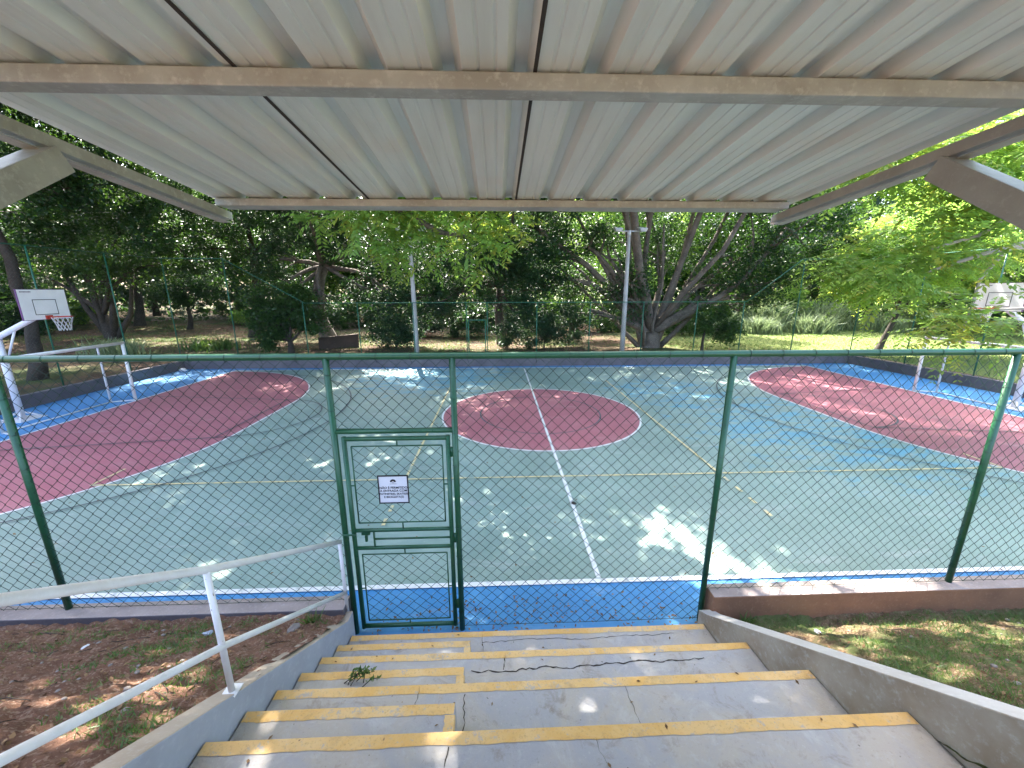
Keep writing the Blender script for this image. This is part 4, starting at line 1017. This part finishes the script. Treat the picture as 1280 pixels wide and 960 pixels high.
# near left tree: limb above the gate
lim = [([(-9.0, 1.2, 0.4), (-8.6, 1.6, 4.5), (-7.0, 3.4, 7.2), (-4.4, 6.4, 7.0), (-2.6, 8.3, 5.9), (-1.97, 9.0, 5.45), (-1.25, 9.0, 5.05), (-0.5, 9.1, 4.95)], .24, .025),
       ([(-4.4, 6.4, 7.0), (-3.9, 8.4, 5.9), (-3.4, 9.3, 5.5)], .06, .02), ([(-2.2, 8.7, 5.6), (-1.6, 8.6, 5.6), (-0.6, 8.8, 5.5)], .04, .015), ([(-8.0, 2.3, 6.0), (-5, 6, 10.4), (-1, 9, 11), (5, 9, 11)], .16, .04)]
tree('overhanging_tree', (-9.0, 1.2, 0.9), (-9.0, 1.2, 1.6), 0.34, [((-0.55, 9.0, 4.95), (0.5, 0.5, 0.30)), ((-2.0, 9.1, 4.95), (0.6, 0.5, 0.3)), ((-0.0, 9.1, 5.1), (0.55, 0.4, 0.3)), ((-3.5, 9.2, 5.35), (0.5, 0.5, 0.2)), ((-0.9, 8.6, 5.8), (1.0, 0.7, 0.3)), ((-2.3, 8.8, 5.6), (0.9, 0.7, 0.3)), ],
     'yellow green feathery branch hanging above the centre of the court', [M['leaf_bright'], M['leaf_gold']], M['bark_pale'], 70, 520, 0.19, 0.068, 34, G1, lim, 0.42, frond=(0.65, 8), limbs=False, hi=[((-5.5, 9.0, 11), (4.7, 4.5, 0.9), 135, 11500), ((-0.9, 9.8, 11), (0.8, 3.2, 0.4), 16, 800), ((6.2, 8.8, 11), (2.3, 5, 0.9), 52, 3800), ((1.0, 8.6, 11), (1.5, 5, 0.9), 34, 2500), ((-0.3, 12.0, 11), (1.5, 1.2, 0.5), 18, 1000), ((-0.5, 7.0, 11), (2.0, 3.0, 0.7), 30, 2000)])

# reeds and shrubs at the lawn edge
rng = np.random.default_rng(77)
def reed_bush(x, y, h, w, label, seed, mat, n=900, name='reed_clump', cat='shrub', wid=0.05):
    rg = np.random.default_rng(seed)
    z0 = float(gh(np.array([x]), np.array([y]))[0])
    p = np.stack([x+rg.normal(0, w*0.42, n), y+rg.normal(0, w*0.3, n), np.full(n, z0-0.05)], 1)
    d = np.stack([rg.normal(0, 0.35, n), rg.normal(0, 0.3, n), np.ones(n)], 1); d = unit(d)
    L = h*rg.uniform(0.45, 1.05, n)
    s = unit(np.stack([rg.normal(0, 1, n), rg.normal(0, 1, n), np.zeros(n)], 1))*wid/2
    mid = p+d*(L*0.65)[:, None]
    e = d.copy(); e[:, :2] *= 2.6; e[:, 2] *= 0.5
    tip = mid + unit(e)*(L*0.42)[:, None]
    V = np.concatenate([np.stack([p-s, p+s, mid+s*1.2, mid-s*1.2], 1), np.stack([mid-s*1.2, mid+s*1.2, tip+s*0.1, tip-s*0.1], 1)])
    o = quads(name, V-np.array([x, y, z0]), mat); o.location = (x, y, z0)
    tag(o, label, cat, 'reed clumps at the lawn edge'); return o
reeds = [(17.0, 31.4, 1.5, 1.3), (18.9, 33.2, 2.6, 1.5), (21.4, 31.2, 1.7, 1.6), (23.2, 33.4, 3.2, 1.6), (26.2, 31.6, 1.9, 1.8), (28.8, 33.6, 3.0, 1.7), (32.4, 31.8, 1.8, 2.0), (36.5, 33, 2.8, 1.8), (15.0, 33, 2.0, 1.4)]
for i, (x, y, h, w) in enumerate(reeds):
    reed_bush(x, y, h, w, 'pale silvery reed clump in the row along the far edge of the lawn', 100+i, M['leaf_reed'])
reed_bush(-21.5, 22.5, 1.1, 1.5, 'low pale grassy tuft on the leaf litter near the fence corner', 120, M['leaf_reed'], 400)
reed_bush(-17.5, 24.5, 0.9, 1.6, 'low green grassy tuft behind the fence corner post', 121, M['grass'], 500)

# background trees: three kinds, copied
def copy_tree(o, loc, rz_, s, label):
    c = o.copy(); COL.objects.link(c); c.location = loc; c.rotation_euler = (0, 0, rz_); c.scale = (s, s, s*random.uniform(0.9, 1.1)); c['label'] = label
    for ch in o.children:
        d = ch.copy(); COL.objects.link(d); d.parent = c
    return c
G2 = 'background trees'
bt = []
bt.append(tree('background_tree', (-40, 48, 0.7), (-40, 48, 4.5), 0.4, [((-40, 48, 8), (5, 4, 3.2)), ((-43, 48, 6), (3, 3, 2.2)), ((-37, 47, 6), (3, 3, 2.4)), ((-40, 47, 13), (5, 4, 3.4)), ((-40, 46, 3.6), (2.6, 2, 1.4))],
    'dark broad background tree at the edge of the shaded wood, behind the backboard', M['leaf_mid'], M['bark'], 200, 26000, 0.30, 0.15, 41, G2, None, 1.1))
bt.append(tree('background_tree', (-22, 46, 0.7), (-22, 46, 5), 0.4, [((-22, 46, 8), (4, 4, 3)), ((-19, 46, 6), (3, 3, 2.5)), ((-25, 45, 7), (3, 3, 2.4)), ((-22, 45, 13), (5, 4, 3.5)), ((-22, 44, 3.8), (3, 2, 1.5))],
    'bright yellow green background tree glimpsed between dark trunks', M['leaf_bright'], M['bark'], 200, 26000, 0.30, 0.15, 42, G2, None, 1.1))
spots = [(-52, 44, 0), (-33, 52, 1), (-14, 44, 0), (-5, 42, 1), (3, 46, 0), (11, 40, 1), (17, 48, 0), (24, 46, 1), (30, 44, 0), (38, 46, 1), (46, 42, 0), (54, 36, 1), (-46, 30, 1), (-58, 30, 0), (36, 30, 1), (44, 26, 0), (-27, 58, 0), (-10, 56, 1), (7, 58, 0), (28, 58, 0), (48, 56, 0), (-38, 22, 0), (33, 18, 1)]
where = ['far left behind the dark wood', 'deep in the left clearing', 'behind the thick short trunk', 'behind the lamp post in foliage', 'behind the low dark tree', 'behind the many stemmed tree', 'rising above the lawn reeds, beside the spreading crown', 'above the reed row, lawn middle', 'above the reed row, lawn right', 'behind the slanting feathery tree', 'behind the lawn side backboard', 'at the right edge behind the hanging fronds', 'left edge behind the cranked hoop', 'left edge in deep shade', 'right of the reeds, near the lawn', 'right edge beyond the lawn', 'farthest, seen between left trunks', 'farthest, behind the thick trunk', 'farthest, behind the spreading stems', 'farthest, above the lawn', 'farthest, behind the hanging branches', 'left edge by the tall side fence', 'right edge by the tall side fence']
for (x, y, k), w in zip(spots, where):
    copy_tree(bt[k], (x, y, float(gh(np.array([x]), np.array([y]))[0])), random.uniform(0, 6.28), random.uniform(0.85, 1.2), ('dark' if k == 0 else 'bright') + ' background tree ' + w)

# the far wood: one mass
rw = np.random.default_rng(500); n = 1300
th = rw.uniform(-1.35, 1.35, n); rd = rw.uniform(50, 80, n)
wc = np.stack([rd*np.sin(th), rd*np.cos(th), rw.uniform(0, 1, n)**1.15*24+0.3], 1)
ix = rw.integers(0, n, 120000)
tag(quads('far_wood', leaves(wc[ix]+rw.normal(0, 1.9, (120000, 3)), 0.75, 0.42, rw), M['leaf_ficus']), kind='stuff')

# undergrowth bushes behind (things)
def bush(x, y, w, h, label, seed, mat, n=5000, L=0.17):
    z0 = float(gh(np.array([x]), np.array([y]))[0])
    return tree('bush', (x, y, z0), (x, y, z0+0.5), 0.05, [((x, y, z0+h*0.5), (w, w*0.7, h*0.5)), ((x+w*0.5, y, z0+h*0.7), (w*0.5, w*0.5, h*0.4))], label, mat, M['bark'], 50, n, L, L*0.5, seed, 'shrubs beyond the court', None, 0.5, cat='shrub')
bush(-6.2, 24.2, 1.7, 1.8, 'dark bush over the short brown wall', 51, M['leaf_blue'])
bush(-24.0, 40, 2.4, 1.8, 'sunlit low bush in the clearing beyond the leaning tree', 52, M['leaf_bright'], 5000, 0.2)
bush(-40.0, 38, 3.0, 2.2, 'sunlit bush far behind the goal frame', 53, M['leaf_bright'], 6000, 0.22)
bush(-15.5, 36, 2.6, 2.0, 'dark bush behind the thick short trunk', 54, M['leaf_mid'], 5000, 0.2)
for i, (x, y, w_, h_, lab, mt) in enumerate((
    (-7.8, 31, 2.6, 3.0, 'tall dark bush behind the short brown wall', 'leaf_ficus'), (-3.0, 30, 2.6, 2.6, 'dark bush directly behind the foliage wrapped lamp post', 'leaf_ficus'),
    (5.6, 33, 2.4, 3.0, 'dark bush far behind the twin stems', 'leaf_mid'), (-30, 46, 3.5, 3.4, 'dark bush in the shade beyond the clearing', 'leaf_mid'),
    (-19.5, 40, 3.0, 2.6, 'dark green bush behind the leaning limbs', 'leaf_ficus'), (-12.0, 38, 3.0, 3.0, 'mid green bush closing the gap past the thick trunk', 'leaf_mid'),
    (-36, 31, 2.6, 2.6, 'dark bush left of the low forking tree', 'leaf_ficus'), (9.5, 34, 3.0, 3.0, 'dark bush straight behind the fanning stems', 'leaf_mid'),
    (-48, 40, 4.0, 3.5, 'broad dark bush at the left edge of the wood', 'leaf_ficus'), (-1.5, 38, 3.4, 3.6, 'broad bush in the dark behind the narrow far gate posts', 'leaf_ficus'))):
    bush(x, y, w_, h_, lab, 60+i, M[mt], 7000, 0.22)
for i, (x, y, w_, h_, lab, mt) in enumerate((
    (20.2, 34.2, 1.8, 3.2, 'green bush rising behind the low second clump of the reed row', 'leaf_mid'), (25.6, 35, 2.4, 3.6, 'taller rounded green bush behind the middle of the reed row', 'leaf_bright'),
    (31.0, 35, 2.2, 3.2, 'green bush behind the lawn, past the slanting feathery tree', 'leaf_mid'), (35.5, 30, 1.6, 2.0, 'sunlit low bush at the far right of the lawn', 'leaf_bright'))):
    bush(x, y, w_, h_, lab, 80+i, M[mt], 6000, 0.2)
bush(1.0, 33, 3.0, 2.0, 'dark bush behind the narrow far gate', 55, M['leaf_blue'], 6000, 0.2)
bush(14.5, 30, 1.8, 2.6, 'green bush at the near end of the reed row', 56, M['leaf_mid'], 5000, 0.18)

# ------------------------------------------------------------------ grass, litter, debris
def blades(n, xr_, yr_, zf, h, w, rg, dens=None, spread=0.5):
    x = rg.uniform(*xr_, n*6); y = rg.uniform(*yr_, n*6)
    if dens is not None:
        keep = rg.random(n*6) < dens(x, y); x = x[keep][:n]; y = y[keep][:n]
    else: x = x[:n]; y = y[:n]
    m = len(x); z = zf(x, y)
    p = np.stack([x, y, z-0.005], 1)
    d = unit(np.stack([rg.normal(0, spread, m), rg.normal(0, spread, m), np.ones(m)], 1))
    L = h*rg.uniform(0.4, 1.15, m)
    s = unit(np.stack([rg.normal(0, 1, m), rg.normal(0, 1, m), np.zeros(m)], 1))*(w*rg.uniform(0.6, 1.3, m)/2)[:, None]
    mid = p+d*(L*0.5)[:, None]; e = d.copy(); e[:, :2] *= 2.5; tip = mid+unit(e)*(L*0.55)[:, None]
    return np.stack([p-s, p+s, tip+s*0.15, tip-s*0.15], 1)
rg = np.random.default_rng(5)
dR = lambda x, y: np.clip((vnoise(x, y, 2.2, 9)*0.6+vnoise(x, y, 6, 10)*0.4-0.36)*4, 0, 1)*np.clip((x-2.45)*1.6, 0.1, 1)
quads_R = blades(42000, (2.5, 9.0), (0.2, 3.55), hR, 0.065, 0.007, rg, dR, 0.7)
tag(quads('grass', quads_R, M['grass']), kind='stuff')
dL = lambda x, y: np.clip((vnoise(x, y, 1.7, 12)*0.6+vnoise(x, y, 5, 13)*0.4-0.52)*6, 0, 1)
quads_L = blades(20000, (-7.0, -1.8), (0.2, 3.55), hL, 0.05, 0.010, rg, dL, 0.9)
tag(quads('weeds', quads_L, M['grass']), kind='stuff')
# lawns beyond the court
dB = lambda x, y: np.clip((vnoise(x, y, 0.30, 15)*0.65+vnoise(x, y, 1.4, 16)*0.35-0.50)*5, 0.02, 1)
qb = blades(20000, (-40, 8), (20.3, 46), gh, 0.16, 0.035, rg, dB, 0.8)
qr = blades(26000, (11, 40), (20.3, 33), gh, 0.13, 0.035, rg, None, 0.8)
qs = blades(6000, (19.4, 27), (6, 20), gh, 0.12, 0.03, rg, None, 0.8)
tag(quads('lawn_grass', np.concatenate([qb, qr, qs]), M['grass']), kind='stuff')

def scatter(n, xr_, yr_, zf, L, rg, dens=None, flat=0.25):
    x = rg.uniform(*xr_, n*5); y = rg.uniform(*yr_, n*5)
    if dens is not None:
        kp = rg.random(n*5) < dens(x, y); x = x[kp]; y = y[kp]
    x = x[:n]; y = y[:n]; m = len(x)
    c = np.stack([x, y, zf(x, y)+0.004+L*0.12], 1)
    nn = unit(np.stack([rg.normal(0, flat, m), rg.normal(0, flat, m), np.ones(m)], 1))
    a = rg.normal(0, 1, (m, 3)); a = unit(a-nn*(a*nn).sum(1)[:, None]); b = np.cross(a, nn)
    s = L*rg.uniform(0.4, 1.2, m)[:, None]
    return np.stack([c-a*s*0.5, c-b*s*0.24, c+a*s*0.5-nn*s*0.1, c+b*s*0.24], 1)
zc = lambda x, y: np.full(np.shape(x), 0.03)
def zst(x, y):
    x = np.asarray(x); y = np.asarray(y); z = np.full(x.shape, 0.03)
    for i, yy in enumerate(noseY):
        z = np.where(y < yy-0.01, 0.15+RISE*i+0.001, z)
        ym = {0: 3.24, 1: 2.615, 2: 2.02}.get(i, yy-0.3)
        z = np.where((y < ym-0.01) & (x < -0.32), 0.15+RISE*(i+0.5)+0.001, z)
    return z
lit = [scatter(420, (-12, 14), (4.3, 19), zc, 0.055, rg, lambda x, y: np.clip(1.1-(y-4)/12, 0.1, 1)*0.7),
       scatter(330, (-1.5, 2.3), (3.62, 4.35), zc, 0.05, rg, lambda x, y: np.clip(1.2-(y-3.6)/0.6, 0.05, 1)),
       scatter(110, (-1.5, 2.3), (0.6, 3.5), zst, 0.035, rg),
       scatter(2600, (-8, -1.8), (0.2, 3.5), hL, 0.045, rg, None, 0.55), scatter(2200, (2.5, 9), (0.2, 3.5), hR, 0.045, rg, None, 0.55),
       scatter(9000, (-38, 16), (20.2, 40), gh, 0.16, rg, None, 0.5)]
tag(quads('fallen_leaves', np.concatenate(lit), M['litter']), kind='stuff')
# small stones and twigs on the banks
b = MB()
def pebble(b, x, y, z, r):
    vs = []; 
    for i in range(5):
        t = -1+2*i/4
        for k in range(6):
            a = 2*math.pi*k/6; rr = r*math.sqrt(max(0.02, 1-t*t))*random.uniform(0.8, 1.2)
            vs.append((x+rr*math.cos(a)*1.2, y+rr*math.sin(a), z+t*r*0.6))
    fs = [(i*6+k, i*6+(k+1) % 6, i*6+6+(k+1) % 6, i*6+6+k) for i in range(4) for k in range(6)] + [tuple(range(5, -1, -1)), tuple(range(24, 30))]
    b.add(vs, fs, 0, True)
for k in range(260):
    lft = random.random() < 0.65
    x = random.uniform(-6.5, -1.9) if lft else random.uniform(2.6, 7); y = random.uniform(0.4, 3.5)
    pebble(b, x, y, float((hL if lft else hR)(np.array([x]), np.array([y]))[0])+0.004, random.uniform(0.006, 0.022))
tag(b.build('gravel', M['stone']), kind='stuff')
b = MB()
for k in range(170):
    lft = random.random() < 0.6
    x = random.uniform(-6.5, -1.9) if lft else random.uniform(2.6, 7); y = random.uniform(0.4, 3.5); a = random.uniform(0, math.pi); l = random.uniform(0.05, 0.28)
    hh = hL if lft else hR; pts = []
    for t in (-0.5, 0, 0.5):
        xx, yy = x+math.cos(a)*l*t+random.uniform(-.01, .01), y+math.sin(a)*l*t; pts.append((xx, yy, float(hh(np.array([xx]), np.array([yy]))[0])+0.008))
    b.tube(pts, 0.003, 4)
tag(b.build('twig_debris', M['bark']), kind='stuff')

# countable odds and ends
def crumple(name, x, y, z, s, mat, label, cat, seed):
    rg_ = random.Random(seed); b = MB(); n, m = 7, 5; vs = []
    for j in range(m+1):
        t = math.pi*j/m
        for k in range(n):
            a = 2*math.pi*k/n; r_ = s*rg_.uniform(0.7, 1.15)
            vs.append((r_*math.sin(t)*math.cos(a)*1.3, r_*math.sin(t)*math.sin(a)*0.8, r_*math.cos(t)*0.45+s*0.35))
    b.add(vs, [(j*n+k, j*n+(k+1) % n, (j+1)*n+(k+1) % n, (j+1)*n+k) for j in range(m) for k in range(n)])
    o = b.build(name, mat); o.location = (x, y, z); o.rotation_euler = (0, 0, rg_.uniform(0, 3)); tag(o, label, cat); return o
hz = lambda f, x, y: float(f(np.array([x]), np.array([y]))[0])
crumple('crushed_wrapper', -2.82, 3.18, hz(hL, -2.82, 3.18), 0.045, M['bluecan'], 'crushed bluish wrapper lying on the red earth near the pink kerb', 'wrapper', 1)
crumple('paper_scrap', -3.75, 3.0, hz(hL, -3.75, 3.0), 0.025, M['paper'], 'small white paper scrap on the red earth bank', 'litter', 2)
crumple('paper_scrap', 3.35, 3.25, hz(hR, 3.35, 3.25), 0.035, M['paper'], 'pale torn scrap on the soil under the brown kerb', 'litter', 3)
crumple('paper_scrap', 3.15, 2.25, hz(hR, 3.15, 2.25), 0.035, M['paper'], 'white scrap in the grass beside the sloping brown wall', 'litter', 4)
crumple('stone', -2.05, 3.25, hz(hL, -2.05, 3.25), 0.06, M['stone'], 'grey lump of rubble on the earth beside the stair wall', 'stone', 5)
crumple('white_bundle', -15.45, 19.3, 0.0, 0.2, M['paper'], 'white crumpled bundle lying in the far corner of the blue surround', 'litter', 6)
crumple('dead_leaf', 1.36, 6.32, 0.03, 0.05, M['crack'], 'dark curled dead leaf lying on the white halfway line', 'leaf', 7)
# leafy dead twig on the step
tw = empty('weed_sprig', (-1.13, 2.52, 0.75), 'green leafy weed sprig fallen across the half step', 'plant')
b = MB(); rgs = random.Random(3); LV = []
for k in range(7):
    a = rgs.uniform(0, 6.28); l = rgs.uniform(0.12, 0.28); h = rgs.uniform(0.03, 0.16); p0 = np.array((-1.13+rgs.uniform(-.14, .14), 2.50+rgs.uniform(-.04, .04), 0.753)); p2 = p0+np.array((math.cos(a)*l, math.sin(a)*l*0.3, h)); p1 = (p0+p2)/2+np.array((0, 0, 0.03))
    b.tube([p0, p1, p2], [0.004, 0.003, 0.002], 5)
    for t in np.linspace(0.3, 1, 8): LV.append(p0+(p2-p0)*t+np.array((rgs.uniform(-.012, .012), rgs.uniform(-.012, .012), 0.025*math.sin(3.14*t)+rgs.uniform(0, .012))))
b.build('stem', M['bark'], tw); quads('foliage', leaves(np.array(LV), 0.05, 0.018, np.random.default_rng(4)), M['grass'], tw)
# grass tuft at kerb end
for x, y, s_, lab in ((-1.95, 3.42, 0.16, 'tall green grass tuft at the end of the earth bank by the handrail foot'), (2.78, 3.52, 0.14, 'small green weed against the end of the brown kerb')):
    rgw = np.random.default_rng(int(abs(x)*100)); n = 60; z0 = hz(hL if x < 0 else hR, x, y)
    V = blades(n, (-s_*0.5, s_*0.5), (-0.04, 0.04), lambda a, c: np.zeros(np.shape(a)), s_, 0.014, rgw, None, 0.5)
    o = quads('grass_tuft', V, M['grass']); o.location = (x, y, z0); tag(o, lab, 'plant')

# ------------------------------------------------------------------ light, sky, camera
EL, AZ = R(52), R(-15)     # azimuth measured from +Y towards +X
w = bpy.data.worlds.new('World'); SC.world = w; w.use_nodes = True
nt = w.node_tree; bgd = nt.nodes['Background']
sky = nt.nodes.new('ShaderNodeTexSky'); sky.sky_type = 'NISHITA'; sky.sun_disc = False
sky.sun_elevation = EL; sky.sun_rotation = AZ; sky.air_density = 0.8; sky.dust_density = 4.0; sky.ozone_density = 0.6
nt.links.new(sky.outputs['Color'], bgd.inputs['Color']); bgd.inputs['Strength'].default_value = 0.15
sd = bpy.data.lights.new('sun', 'SUN'); sd.energy = 3.6; sd.angle = R(0.53); sd.color = (1.0, 0.95, 0.86)
so = bpy.data.objects.new('sun', sd); COL.objects.link(so)
from mathutils import Vector, Matrix
sv = Vector((math.sin(AZ)*math.cos(EL), math.cos(AZ)*math.cos(EL), math.sin(EL)))
so.rotation_euler = sv.to_track_quat('Z', 'Y').to_euler(); so.location = (0, 0, 40)

F = 485.0
pitch = math.atan(116/F); yaw = math.atan(19/F*math.cos(pitch))
cd = bpy.data.cameras.new('camera'); cd.sensor_width = 36; cd.lens = 36*F/1280; cd.clip_start = 0.05; cd.clip_end = 3000
co = bpy.data.objects.new('camera', cd); COL.objects.link(co)
co.location = (0, 0, 3.8); co.rotation_euler = (math.pi/2-pitch, 0.002, -yaw)
SC.camera = co

vs = SC.view_settings; vs.view_transform = 'Standard'; vs.look = 'None'; vs.gamma = 1; vs.use_curve_mapping = False
vs.exposure = 3.25
SC.render.film_transparent = False
cy = SC.cycles
cy.max_bounces = 7; cy.diffuse_bounces = 4; cy.glossy_bounces = 3; cy.transmission_bounces = 4; cy.transparent_max_bounces = 4
cy.sample_clamp_indirect = 8; cy.use_denoising = True
